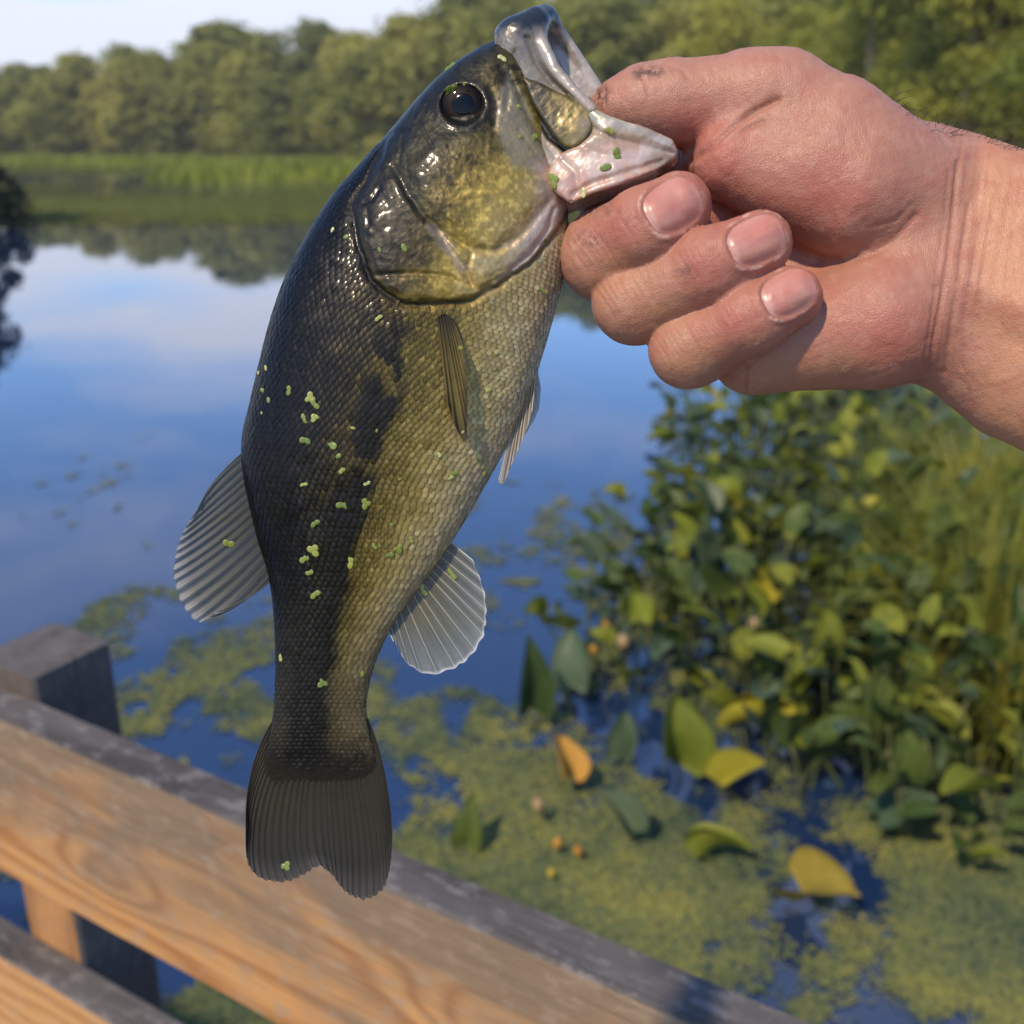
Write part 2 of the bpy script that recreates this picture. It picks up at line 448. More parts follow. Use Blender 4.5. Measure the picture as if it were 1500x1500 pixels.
# skyline heights: (photo x, top y) of the crowns across the pond
sky_x = [-200, 0, 40, 110, 160, 215, 300, 400, 470, 540, 600, 700, 900, 2000]
sky_y = [120, 105, 98, 70, 62, 74, 50, 30, 28, 34, 16, -12, -45, -60]
def px_of(x, y, z):
    v = Vector((x, y, z)) - CAM; dz = v.dot(FWD); return 750 + FPX * v.dot(RIGHT) / dz, 750 - FPX * v.dot(UP) / dz
def height_for(x, y, z0):
    sx, _ = px_of(x, y, z0)
    ty = np.interp(sx, sky_x, sky_y)
    r = ray(sx, ty); t = y / r.y
    return max(5.0, (CAM + r * t).z - z0)
row_label = {0: 'sunlit green tree in the front row of the far shoreline wood', 1: 'leafy tree rising behind the front row of the far shoreline wood'}
for i in range(4, 118):
    if i % 2 and i < 70: continue
    x, y = sh[i]; n_ = nn[i]
    for row in (0, 1):
        off = (3.0 if row == 0 else 11) + random.uniform(-1.5, 2.5)
        X, Y = x + n_[0] * off + random.uniform(-1.5, 1.5), y + n_[1] * off + random.uniform(-1.5, 1.5)
        if Y < 16: continue
        sx, _ = px_of(X, Y, 2)
        if sx < -160 or sx > 1750: continue
        h = height_for(X, Y, 0.5) * (random.uniform(0.62, 0.92) if row == 0 else random.uniform(0.9, 1.04))
        near = Y < 95
        if near:
            h = min(max(h, 9), 17)
            if row == 1 and random.random() < .45: continue
            plant_tree('bank_tree', random.choice(bank_set), X, Y, 0.3, h, random.uniform(1.0, 1.25),
                       'yellow-green tree on the near right bank above the hand' , 'trees on the right bank')
        else:
            plant_tree('shoreline_tree', random.choice(far_set), X, Y, 0.3, h, random.uniform(1.15, 1.7), row_label[row], 'trees of the wood across the pond, %s row' % ('front' if row == 0 else 'back'))
for (sx, Y, h, lab) in ((1432, 46, 19, 'tall pale-trunked tree at the upper right corner behind the wrist'),
                        (1283, 58, 20, 'slender pale-trunked tree rising above the knuckle of the thumb')):
    p = ray(sx, 100); X = p.x / p.y * Y
    plant_tree('pale_tree', pale_set[0 if sx > 1400 else 1], X, Y, 0.2, h, 0.8, lab, None)
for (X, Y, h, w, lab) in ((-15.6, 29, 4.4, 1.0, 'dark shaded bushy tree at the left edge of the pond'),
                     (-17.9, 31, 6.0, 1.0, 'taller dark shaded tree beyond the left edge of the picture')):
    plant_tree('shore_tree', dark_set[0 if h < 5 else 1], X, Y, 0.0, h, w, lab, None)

for grp in ('trees of the wood across the pond, front row', 'trees of the wood across the pond, back row', 'trees on the right bank'):
    L_ = sorted([o for o in bpy.data.objects if o.get('group') == grp], key=lambda o: px_of(*o.location)[0])
    for n, o in enumerate(L_):
        where = 'in the front row of the far wood' if 'front' in grp else ('in the back row of the far wood' if 'back' in grp else 'among the trees of the right bank')
        o['label'] = '%s tree, %s from the left %s' % ('yellow-green' if 'bank' in grp else 'sunlit leafy' if 'front' in grp else 'tall leafy', ordinal(n + 1), where)

# near bank behind the viewer
nbk = link('near_bank', mesh_from('near_bank', [(-40, -60, 1.0), (15, -60, 1.0), (15, -5.0, .45), (15, -3.4, -.2), (-40, -3.4, -.2), (-40, -5.0, .45)], [(0, 1, 2, 5), (5, 2, 3, 4)], [Mg.m]))
tag(nbk, 'grassy bank behind the deck', kind='structure')

# marsh grass strip in front of the far wood
def blade_field(pts, h, w, mat, name, lean=0.25):
    n = len(pts); hgt = h * (0.6 + 0.8 * rng.random(n)); an = rng.random(n) * 6.283
    a = np.stack([np.cos(an), np.sin(an), np.zeros(n)], 1) * (w * (0.6 + .8 * rng.random(n)))[:, None]
    l = rng.normal(size=(n, 2)) * lean * hgt[:, None]
    top = pts + np.concatenate([l, hgt[:, None]], 1); mid = pts + np.concatenate([l * .3, hgt[:, None] * .55], 1)
    V = np.stack([pts - a, pts + a, mid + a * .8, mid - a * .8, top], 1).reshape(-1, 3)
    b = np.arange(n)[:, None] * 5
    F = [tuple(q) for q in (b + np.array([0, 1, 2, 3])).tolist()] + [tuple(q) for q in (b + np.array([3, 2, 4])).tolist()]
    return mesh_from(name, V, F, [mat], smooth_shade=False)
k = rng.integers(6, 84, 14000); fr = rng.random(14000)
base = sh[k] + (sh[np.minimum(k + 1, nS - 1)] - sh[k]) * fr[:, None] - nn[k] * (rng.random(14000) ** 1.3 * 44 - 3)[:, None]
marsh = link('marsh_grass', blade_field(np.column_stack([base, np.zeros(len(base))]), 0.8, 0.14, mat_marsh, 'marsh_grass'))
tag(marsh, 'bright yellow-green marsh grass along the far waterline', 'grass', kind='stuff')

# floating plants: real flakes scattered over the water
def flakes(P, size, name, mat, zj=0.006):
    n = len(P); an = rng.random(n) * 6.283
    ring = np.arange(6) * math.pi / 3
    r = size[:, None] * (0.65 + 0.5 * rng.random((n, 6)))
    x = P[:, 0:1] + np.cos(ring + an[:, None]) * r; y = P[:, 1:2] + np.sin(ring + an[:, None]) * r
    z = np.full((n, 6), 0.004) + rng.random((n, 1)) * zj + rng.random((n, 6)) * 0.003
    V = np.stack([x, y, z], -1).reshape(-1, 3)
    return mesh_from(name, V, np.arange(n * 6).reshape(-1, 6), [mat], smooth_shade=False)
mat_pads = leaf_material('far_lily_pads', [(0.07, 0.09, 0.024), (0.12, 0.14, 0.034), (0.18, 0.185, 0.042)], 0.9, 0.1, 0.08, 0.02)
N = 60000
px_ = rng.uniform(-100, 900, N); yy = 30 + 120 * rng.random(N) ** 1.15
xx = (px_ - 750) / 1500 * yy * 1.06
dens = smooth(0.40, 0.62, fbm(xx * 0.028, yy * 0.055, 0, 31)) * smooth(30, 48, yy + 14 * (vnoise(xx * .07, yy * .05, 0, 3) - .5)) + smooth(80, 120, yy) * .8
dsh = ((xx[:, None] - sh[None, ::4, 0]) ** 2 + (yy[:, None] - sh[None, ::4, 1]) ** 2).min(1) ** .5
lim = np.interp(xx, sh[::-1, 0][np.argsort(sh[::-1, 0])], sh[::-1, 1][np.argsort(sh[::-1, 0])])
keep = (rng.random(N) < dens * 0.8) & (yy < lim)
pads = link('lily_pads', flakes(np.column_stack([xx, yy])[keep], 0.20 + 0.16 * rng.random(keep.sum()), 'lily_pads', mat_pads, 0.02))
tag(pads, 'far field of floating lily pads below the wooded shore', 'lily pads', kind='stuff')

Ma = Mat('floating_algae')
geo = Ma.node('ShaderNodeNewGeometry')
big = Ma.noise(2.2, 5, 0.62, Ma.coord('Object')); fine = Ma.noise(40, 3, 0.6, Ma.coord('Object'))
ac = Ma.ramp(Ma.math('ADD', Ma.math('MULTIPLY', big, 0.7), Ma.math('MULTIPLY', geo.outputs['Random Per Island'], 0.3)),
             [(0.30, (0.040, 0.066, 0.042)), (0.43, (0.085, 0.118, 0.062)), (0.56, (0.15, 0.165, 0.056)), (0.72, (0.29, 0.27, 0.06))])
Ma.color(Ma.mix(0.35, ac, fine, 'OVERLAY')).set(Roughness=0.8, Specular_IOR_Level=0.12)
N = 460000
py_ = 620 + 900 * rng.random(N) ** 0.75; pxx = rng.uniform(-40, 1540, N)
r_y = -(py_ - 750) / FPX * math.sin(PITCH) + math.cos(PITCH); r_z = -(py_ - 750) / FPX * math.cos(PITCH) - math.sin(PITCH)
t_ = -CAM_H / r_z; gx, gy = (pxx - 750) / FPX * t_, r_y * t_
# density follows the mats in the pond: (x, y, radius x, radius y, weight), in metres on the water
mats = []
for (cx, cy, rx, ry, wgt) in ((260, 960, 150, 70, .75), (230, 1060, 170, 45, .45), (330, 1110, 120, 40, .4), (820, 790, 150, 60, .55), (740, 900, 100, 40, .35), (640, 1090, 190, 110, .72), (900, 1330, 330, 150, 1.0),
                              (1300, 1380, 300, 150, 1.0), (1150, 1200, 300, 110, .9), (700, 1240, 160, 90, .65), (970, 900, 120, 110, .6),
                              (330, 1470, 150, 60, 1.0), (1400, 1250, 200, 140, .85), (900, 1080, 150, 120, .55), (1080, 1020, 220, 110, .75), (1250, 1100, 220, 120, .8)):
    c = on_plane(cx, cy, 0); e = on_plane(cx + rx, cy, 0); g = on_plane(cx, cy - ry, 0); g2 = on_plane(cx, cy + ry, 0)
    mats.append((c.x, c.y, abs(e.x - c.x), 0.5 * abs(g.y - g2.y), wgt))
dens = np.zeros(N)
for (cx, cy, rx, ry, wgt) in mats:
    q = ((gx - cx) / rx) ** 2 + ((gy - cy) / ry) ** 2
    dens = np.maximum(dens, wgt * np.exp(-q * 0.75))
nz = fbm(gx * 3.0, gy * 2.2, 0, 51, 5); nz2 = fbm(gx * 9, gy * 7, 0, 61, 4)
mask = smooth(0.28, 0.78, dens * 0.86 + (nz - .5) * 1.7 + (nz2 - .5) * 1.1) * (dens > 0.06)
mask = np.maximum(mask, 0.55 * smooth(.66, .74, fbm(gx * 1.4, gy * 1.2, 0, 71)) * (nz2 > .5) * (gy < 9))
mask = np.maximum(mask, .22 * smooth(.32, .62, dens + (nz - .5) * 1.6 + (nz2 - .5) * .8))
keep = rng.random(N) < mask * 0.62
sz = (0.0050 * t_ / 3.0) * (0.6 + 1.0 * rng.random(N))
algae = link('algae_mat', flakes(np.column_stack([gx, gy])[keep], sz[keep], 'algae_mat', Ma.m, 0.004))
tag(algae, 'patchy yellow-green duckweed and algae floating on the near water', 'algae', kind='stuff')

# ------------------------------------------------------------------ wooden railing
D_R = 0.5; Z_R = CAM_H - D_R
pa, pb = on_plane(0, 1003, Z_R), on_plane(1200, 1500, Z_R)
u_r = (pb - pa).normalized(); n_r = Vector((u_r.y, -u_r.x, 0))            # along the rail (to the right), and towards the camera
RAILM = Matrix(((u_r.x, n_r.x, 0, pa.x), (u_r.y, n_r.y, 0, pa.y), (0, 0, 1, 0), (0, 0, 0, 1)))
def wood(name, face, dark, grey, grey_amt, seed, ring=9.0, up_bias=0.0, knots=(), end_grey=99.0):
    M = Mat(name)
    v = M.coord('Object', (1, 1, 1)); kmap = M.coord('Object', (.45, 0, 1))
    mp = M.node('ShaderNodeMapping'); mp.inputs['Location'].default_value = (seed, seed * .37, seed * .11); M.l.new(v, mp.inputs[0])
    st = M.node('ShaderNodeMapping'); st.inputs['Scale'].default_value = (1.6, 9, 9); M.l.new(mp.outputs[0], st.inputs[0])
    warp = M.noise(0.9, 2, 0.5, st.outputs[0])
    sx = M.node('ShaderNodeSeparateXYZ'); M.l.new(mp.outputs[0], sx.inputs[0])
    ph = M.math('ADD', M.math('MULTIPLY', sx.outputs[2], ring * 3.2), M.math('MULTIPLY', warp, ring * 0.85))
    for (kx, kz, amp, kr) in knots:
        dk = M.node('ShaderNodeVectorMath'); dk.operation = 'DISTANCE'; M.l.new(kmap, dk.inputs[0]); dk.inputs[1].default_value = (kx * .45, 0, kz)
        e_ = M.math('DIVIDE', dk.outputs['Value'], kr); ph = M.math('ADD', ph, M.math('MULTIPLY', M.math('POWER', 2.718, M.math('MULTIPLY', M.math('MULTIPLY', e_, e_), -1.0)), amp))
    rings = M.math('ADD', M.math('MULTIPLY', M.math('SINE', M.math('MULTIPLY', ph, 6.283)), 0.5), 0.5)
    gr = M.node('ShaderNodeMapping'); gr.inputs['Scale'].default_value = (10, 260, 260); M.l.new(mp.outputs[0], gr.inputs[0])
    fibre = M.noise(1.0, 4, 0.6, gr.outputs[0])
    c = M.mix(M.math('MULTIPLY', M.math('POWER', rings, 2.0), 0.75), face, dark)
    c = M.mix(M.math('MULTIPLY', M.math('SUBTRACT', fibre, 0.35), 0.9), c, dark)
    blot = M.node('ShaderNodeMapping'); blot.inputs['Scale'].default_value = (5, 12, 12); M.l.new(mp.outputs[0], blot.inputs[0])
    st2 = M.noise(1.0, 5, 0.6, blot.outputs[0], 0.4)
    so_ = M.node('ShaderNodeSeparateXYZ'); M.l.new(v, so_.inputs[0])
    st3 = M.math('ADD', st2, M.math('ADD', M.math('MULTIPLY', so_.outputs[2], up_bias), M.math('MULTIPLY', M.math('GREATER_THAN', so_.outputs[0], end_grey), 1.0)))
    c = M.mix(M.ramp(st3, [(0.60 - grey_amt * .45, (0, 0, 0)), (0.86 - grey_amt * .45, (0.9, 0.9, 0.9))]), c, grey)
    spk = M.noise(90, 3, 0.7, M.coord('Object', (0.5, 1, 1)))
    c = M.mix(M.ramp(spk, [(0.52, (0, 0, 0)), (0.66, (0.6, 0.6, 0.6))]), c, (grey[0] * 1.7, grey[1] * 1.7, grey[2] * 1.7))
    M.color(c).set(Roughness=0.75, Specular_IOR_Level=0.25)
    M.bump(M.math('ADD', fibre, M.math('MULTIPLY', rings, 0.3)), 0.6, 0.003)
    return M.m
m_rail_face = wood('rail_face_wood', (0.56, 0.305, 0.115), (0.30, 0.125, 0.04), (0.20, 0.155, 0.108), 0.52, 1.7, 7.0, 1.7, ((-.20, .01, 2.6, .035), (.22, -.02, 2.2, .03), (.75, .03, 2.0, .03), (-.9, 0, 2.4, .035)))  # grey is weathering and also stands in for shade on the face
m_rail_low = wood('lower_rail_face_wood', (0.58, 0.33, 0.13), (0.36, 0.17, 0.06), (0.30, 0.2, 0.11), 0.12, 5.2)
m_weather = wood('weathered_wood', (0.105, 0.097, 0.092), (0.045, 0.042, 0.04), (0.14, 0.133, 0.13), 0.40, 3.1, 5.0)
m_post = wood('post_wood', (0.13, 0.118, 0.11), (0.055, 0.052, 0.05), (0.10, 0.096, 0.092), 0.5, 8.3, 4.0)
m_post_face = wood('post_face_wood', (0.48, 0.25, 0.10), (0.28, 0.13, 0.045), (0.085, 0.08, 0.075), 0.2, 9.4, 4.0, end_grey=.78)
def board_mesh(name, lx, ly, lz, mats, wob=0.0012, bev=0.0025):
    """a sawn board centred on its own origin, edges eased and a little uneven; material 0 faces, 1 top, 2 front (+y)"""
    nx = max(3, int(lx / 0.02)); sec = []
    for (sy, sz_) in ((1, 1), (-1, 1), (-1, -1), (1, -1)):
        c = [(sy * (ly / 2 - bev), sz_ * lz / 2), (sy * ly / 2, sz_ * (lz / 2 - bev))]
        if (sy > 0) != (sz_ > 0): c = c[::-1]
        sec += c[::-1]
    V = []; ns = len(sec)
    for i in range(nx + 1):
        x = -lx / 2 + lx * i / nx
        for j, (y, z) in enumerate(sec):
            w = wob * (vnoise(x * 22, j // 2 * 3.3, 0, 17) - .5) * 2
            V.append((x, y + w, z + w))
    F, I = [], []
    for i in range(nx):
        for j in range(ns):
            F.append((i * ns + j, (i + 1) * ns + j, (i + 1) * ns + (j + 1) % ns, i * ns + (j + 1) % ns))
            y0, z0 = sec[j]; y1, z1 = sec[(j + 1) % ns]
            my, mz = (y0 + y1) / 2, (z0 + z1) / 2
            I.append(1 if mz > lz / 2 - bev * .8 else (2 if my > ly / 2 - bev * .4 and abs(y0 - y1) < 1e-6 else 0))
    F.append(tuple(range(ns))[::-1]); F.append(tuple(nx * ns + j for j in range(ns))); I += [0, 0]
    me = mesh_from(name, V, F, mats, smooth_shade=False, mat_idx=I)
    import bmesh
    bm = bmesh.new(); bm.from_mesh(me); bmesh.ops.recalc_face_normals(bm, faces=bm.faces); bm.to_mesh(me); bm.free()
    return me
railing = empty('wooden_railing', (pa.x, pa.y, 0.6), math.atan2(u_r.y, u_r.x))
tag(railing, 'weathered wooden railing with sawn boards and square posts at lower left', 'railing')
# railing local axes: x = u_r, y = up x u = left normal (away from camera is +y)
def put(name, me, ux, away, z, flip=True):
    o = link(name, me, railing); o.location = (ux, away, z - 0.6); o.rotation_euler = (0, 0, math.pi if flip else 0); return o
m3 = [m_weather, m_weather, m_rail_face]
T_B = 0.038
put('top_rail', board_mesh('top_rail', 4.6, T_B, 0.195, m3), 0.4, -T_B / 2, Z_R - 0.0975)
put('lower_rail', board_mesh('lower_rail', 4.6, T_B, 0.14, [m_weather, m_weather, m_rail_low]), 0.4, -T_B / 2 + 0.001, Z_R - 0.32 - 0.07)
put('lower_rail', board_mesh('lower_rail', 4.6, T_B, 0.14, [m_weather, m_weather, m_rail_low]), 0.4, -T_B / 2 + 0.001, Z_R - 0.62 - 0.07)
post_me = board_mesh('post', 1.9, 0.09, 0.09, [m_post, m_post, m_post_face], 0.0008, 0.004)
for ux in (0.054 - 0.045, 0.054 - 0.045 + 1.8, 0.054 - 0.045 - 1.8):
    o = link('post', post_me, railing)
    o.location = (ux, 0.046, Z_R + 0.021 - 0.95 - 0.6)
    # stand the board up: its length (x) becomes vertical, its front (+y) faces the camera side (-y of the railing)
    o.matrix_local = Matrix.Translation(o.location) @ Matrix(((0, 0, 1, 0), (0, -1, 0, 0), (1, 0, 0, 0), (0, 0, 0, 1)))
# deck the railing stands on, below the frame
deck = empty('deck', (pa.x, pa.y, 0.6), math.atan2(u_r.y, u_r.x)); tag(deck, 'weathered plank deck behind the railing', kind='structure')
pl_me = board_mesh('plank', 4.6, 0.135, 0.038, [m_weather, m_weather, m_weather])
for i in range(13):
    o = link('plank', pl_me, deck); o.location = (0.4 + 0.01 * math.sin(i * 2.1), -0.115 - i * 0.142, 0.02)

# ------------------------------------------------------------------ water plants at the right
def waxy(name, cols, rough=0.34, trans=0.25):
    return leaf_material(name, cols, rough + .14, trans, 9.0, 0.28)
m_leaf_green = waxy('spatterdock_green', [(0.028, 0.055, 0.015), (0.05, 0.09, 0.022), (0.08, 0.125, 0.028), (0.13, 0.17, 0.034)])
m_leaf_blue = waxy('spatterdock_blue_green', [(0.04, 0.075, 0.035), (0.065, 0.105, 0.055), (0.095, 0.14, 0.075)], 0.30, 0.15)
m_leaf_lime = waxy('spatterdock_lime', [(0.12, 0.17, 0.02), (0.22, 0.26, 0.03), (0.32, 0.34, 0.05)], 0.4, 0.35)
m_leaf_yellow = waxy('spatterdock_yellow', [(0.28, 0.27, 0.025), (0.42, 0.38, 0.035), (0.52, 0.48, 0.10)], 0.4, 0.3)
m_leaf_orange = waxy('spatterdock_orange', [(0.38, 0.17, 0.025), (0.52, 0.26, 0.04), (0.45, 0.30, 0.06)], 0.5, 0.2)
m_leaf_brown = waxy('spatterdock_brown', [(0.18, 0.14, 0.02), (0.30, 0.24, 0.035), (0.34, 0.22, 0.06)], 0.5, 0.2)
m_bud_pale = waxy('bud_pale', [(0.36, 0.27, 0.12), (0.46, 0.33, 0.18), (0.50, 0.38, 0.24)], 0.5, 0.2)
m_bud_yellow = waxy('bud_yellow', [(0.55, 0.42, 0.03), (0.65, 0.5, 0.05)], 0.4, 0.2)
m_stem = waxy('stem_green', [(0.04, 0.07, 0.02), (0.08, 0.11, 0.03), (0.13, 0.12, 0.05)], 0.5, 0.05)

def leaf_mesh(name, mat, cup=0.25, fold=0.0, roll=0.0, wave=0.03, point=0.0, seed=0, L=1.0, Wd=0.72):
    """heart-shaped blade, length 1 along +y from the notch, thickness given; attached at the origin"""
    nu, nv = 18, 12; V = []; r = np.random.default_rng(seed)
    ph = r.random(3) * 6.28
    for side in (1, -1):
        for i in range(nu + 1):
            t = i / nu
            y = t * (1.0 + .0) * L
            w = Wd / 2 * (math.sin(math.pi * (0.10 + 0.90 * t) ** (0.78)) ** 0.62 if t < 1 else 0) * (1 - point * t ** 2)
            for j in range(nv + 1):
                s = -1 + 2 * j / nv
                x = s * w
                yy_ = y - (0.16 * (1 - t) ** 3 * abs(s) ** 1.2) * L            # lobes behind the notch
                z = cup * (x * x) / (Wd * .5) + fold * abs(x) + wave * math.sin(5 * t + ph[0]) * math.sin(3 * s + ph[1]) - 0.22 * t * t * L + .06 * t
                if roll:
                    R_ = Wd / 2 / roll; a = x / R_; x, z = R_ * math.sin(a), z + R_ * (1 - math.cos(a))
                V.append((x, yy_, z + side * 0.006))
    n1 = (nu + 1) * (nv + 1); F = []
    for i in range(nu):
        for j in range(nv):
            a = i * (nv + 1) + j; q = (a, a + 1, a + nv + 2, a + nv + 1)
            F.append(q); F.append(tuple(n1 + k for k in q[::-1]))
    rim = [i * (nv + 1) for i in range(nu + 1)] + [nu * (nv + 1) + j for j in range(1, nv + 1)] + [i * (nv + 1) + nv for i in range(nu - 1, -1, -1)] + list(range(nv - 1, 0, -1))
    for a, b in zip(rim, rim[1:] + rim[:1]): F.append((b, a, n1 + a, n1 + b))
    return mesh_from(name, V, F, [mat])
def bud_mesh(name, mat, seed=0):
    V, F = [], []; nu, nv = 8, 10
    for i in range(nu + 1):
        t = i / nu; rr = 0.5 * math.sin(math.pi * min(1, t * 0.93 + 0.03)) ** 0.7
        for j in range(nv):
            a = 2 * math.pi * j / nv; k = 1 + 0.16 * math.cos(5 * a + t * 2) + .1 * math.sin(3 * a)
            V.append((rr * k * math.cos(a) * .8, rr * k * math.sin(a) * .8, t * 1.15))
    for i in range(nu):
        for j in range(nv): F.append((i * nv + j, i * nv + (j + 1) % nv, (i + 1) * nv + (j + 1) % nv, (i + 1) * nv + j))
    return mesh_from(name, V, F, [mat])
stem_v, stem_f = tube_mesh([(0.03 * math.sin(3.1 * t), 0.02 * math.sin(2 * t), t) for t in np.linspace(0, 1, 7)], [0.0055] * 7, 6)
stem_me = mesh_from('petiole', stem_v, stem_f, [m_stem])
leafs = {}
for key, mt in (('green', m_leaf_green), ('blue', m_leaf_blue), ('lime', m_leaf_lime), ('yellow', m_leaf_yellow), ('orange', m_leaf_orange), ('brown', m_leaf_brown)):
    leafs[key] = [leaf_mesh('leaf', mt, cup=0.15 + 0.35 * k, wave=0.03 + 0.02 * k, seed=k + 3) for k in range(3)]
    leafs[key + '_fold'] = [leaf_mesh('leaf', mt, cup=0.2, fold=1.3, seed=11)]
    leafs[key + '_roll'] = [leaf_mesh('leaf', mt, cup=0.0, roll=2.6, seed=13, Wd=.8)]
    leafs[key + '_curl'] = [leaf_mesh('leaf', mt, cup=0.9, fold=.3, wave=.09, seed=17, Wd=.9)]
    leafs[key + '_point'] = [leaf_mesh('leaf', mt, cup=0.3, fold=.4, wave=.04, point=.5, seed=19, Wd=.6)]
bud_me = {'pale': bud_mesh('bud', m_bud_pale), 'yellow': bud_mesh('bud', m_bud_yellow), 'orange': bud_mesh('bud', m_leaf_orange)}

def add_leaf(plant, root, tip, me, size, rot):
    """petiole from root to tip (plant coordinates) and the blade on its end"""
    lf = link('leaf', me, plant); lf.location = tip; lf.rotation_euler = rot; lf.scale = (size, size, size)
    pt = link('petiole', stem_me, lf)
    v = Vector(tip) - Vector(root); L = v.length
    M = Matrix.Translation(root) @ v.to_track_quat('Z', 'Y').to_matrix().to_4x4() @ Matrix.Diagonal((1, 1, L, 1))
    from mathutils import Euler
    ML = Matrix.Translation(tip) @ Euler(rot).to_matrix().to_4x4() @ Matrix.Diagonal((size, size, size, 1))
    pt.matrix_local = ML.inverted() @ M
    return lf
def facing_rot(tilt, yaw, roll=0.0):
    """blade standing by `tilt` from level (90 = upright), its upper side turned to `yaw` (0 = towards the viewer)"""
    return (tilt, roll, yaw)

region = [(1015, 600), (1120, 575), (1500, 640), (1620, 900), (1600, 1290), (1330, 1235), (1180, 1165), (1010, 1040), (860, 985), (880, 900), (960, 800), (985, 700)]
spots = []
tries = 0
while len(spots) < 230 and tries < 16000:
    tries += 1
    sx, sy = random.uniform(840, 1640), random.uniform(570, 1290)
    if poly_sdf(np.array([sx]), np.array([sy]), region)[0] > 0: continue
    p = on_plane(sx, sy, 0)
    mind = 0.175 if sy > 820 else 0.30
    if all((p.x - q[0]) ** 2 + (p.y - q[1]) ** 2 > mind ** 2 for q in spots): spots.append((p.x, p.y, sx, sy))
for (x, y, sx, sy) in spots:
    pl = empty('spatterdock', (x, y, 0), 0)
    inner = min(1.0, max(0.0, -poly_sdf(np.array([sx]), np.array([sy]), region)[0] / 110))
    tag(pl, 'spatterdock plant with upright waxy green leaves in the dense bed right of the bass', 'water plant', 'spatterdock bed at the right')
    nl = random.choice((5, 6, 7, 8)) if inner > .3 else random.choice((3, 4, 5))
    for i in range(nl):
        a = random.uniform(0, 6.28); rr = random.uniform(0.05, 0.28)
        h = random.uniform(0.10, 0.30) + inner * random.uniform(0.0, 0.32)
        if i == 0: h *= .4
        key = random.choices(['green', 'blue', 'lime', 'green_fold', 'blue_fold', 'yellow', 'lime_curl'], [34, 20, 22, 8, 5, 1.0, 11])[0]
        me = random.choice(leafs[key]); s = random.uniform(0.08, 0.18)
        lf = add_leaf(pl, (rr * .35 * math.cos(a), rr * .35 * math.sin(a), -0.1), (rr * math.cos(a), rr * math.sin(a), h), me, s,
                 (random.uniform(0.15, 1.25), random.uniform(-.5, .5), a - 1.57 + random.uniform(-.9, .9)))
        if key.startswith('lime') or key == 'yellow': lf['label'] = 'sunlit yellow-green leaf'  # sunlit look comes from the lime and yellow leaf colours

bed = sorted([o for o in bpy.data.objects if o.get('group') == 'spatterdock bed at the right'], key=lambda o: o.location.y)
per_row = 12
for r_ in range(0, len(bed), per_row):
    for n, o in enumerate(sorted(bed[r_:r_ + per_row], key=lambda o: o.location.x / o.location.y)):
        o['label'] = 'green spatterdock, %s from left in the %s row of the bed from the railing' % (ordinal(n + 1), ordinal(r_ // per_row + 1))

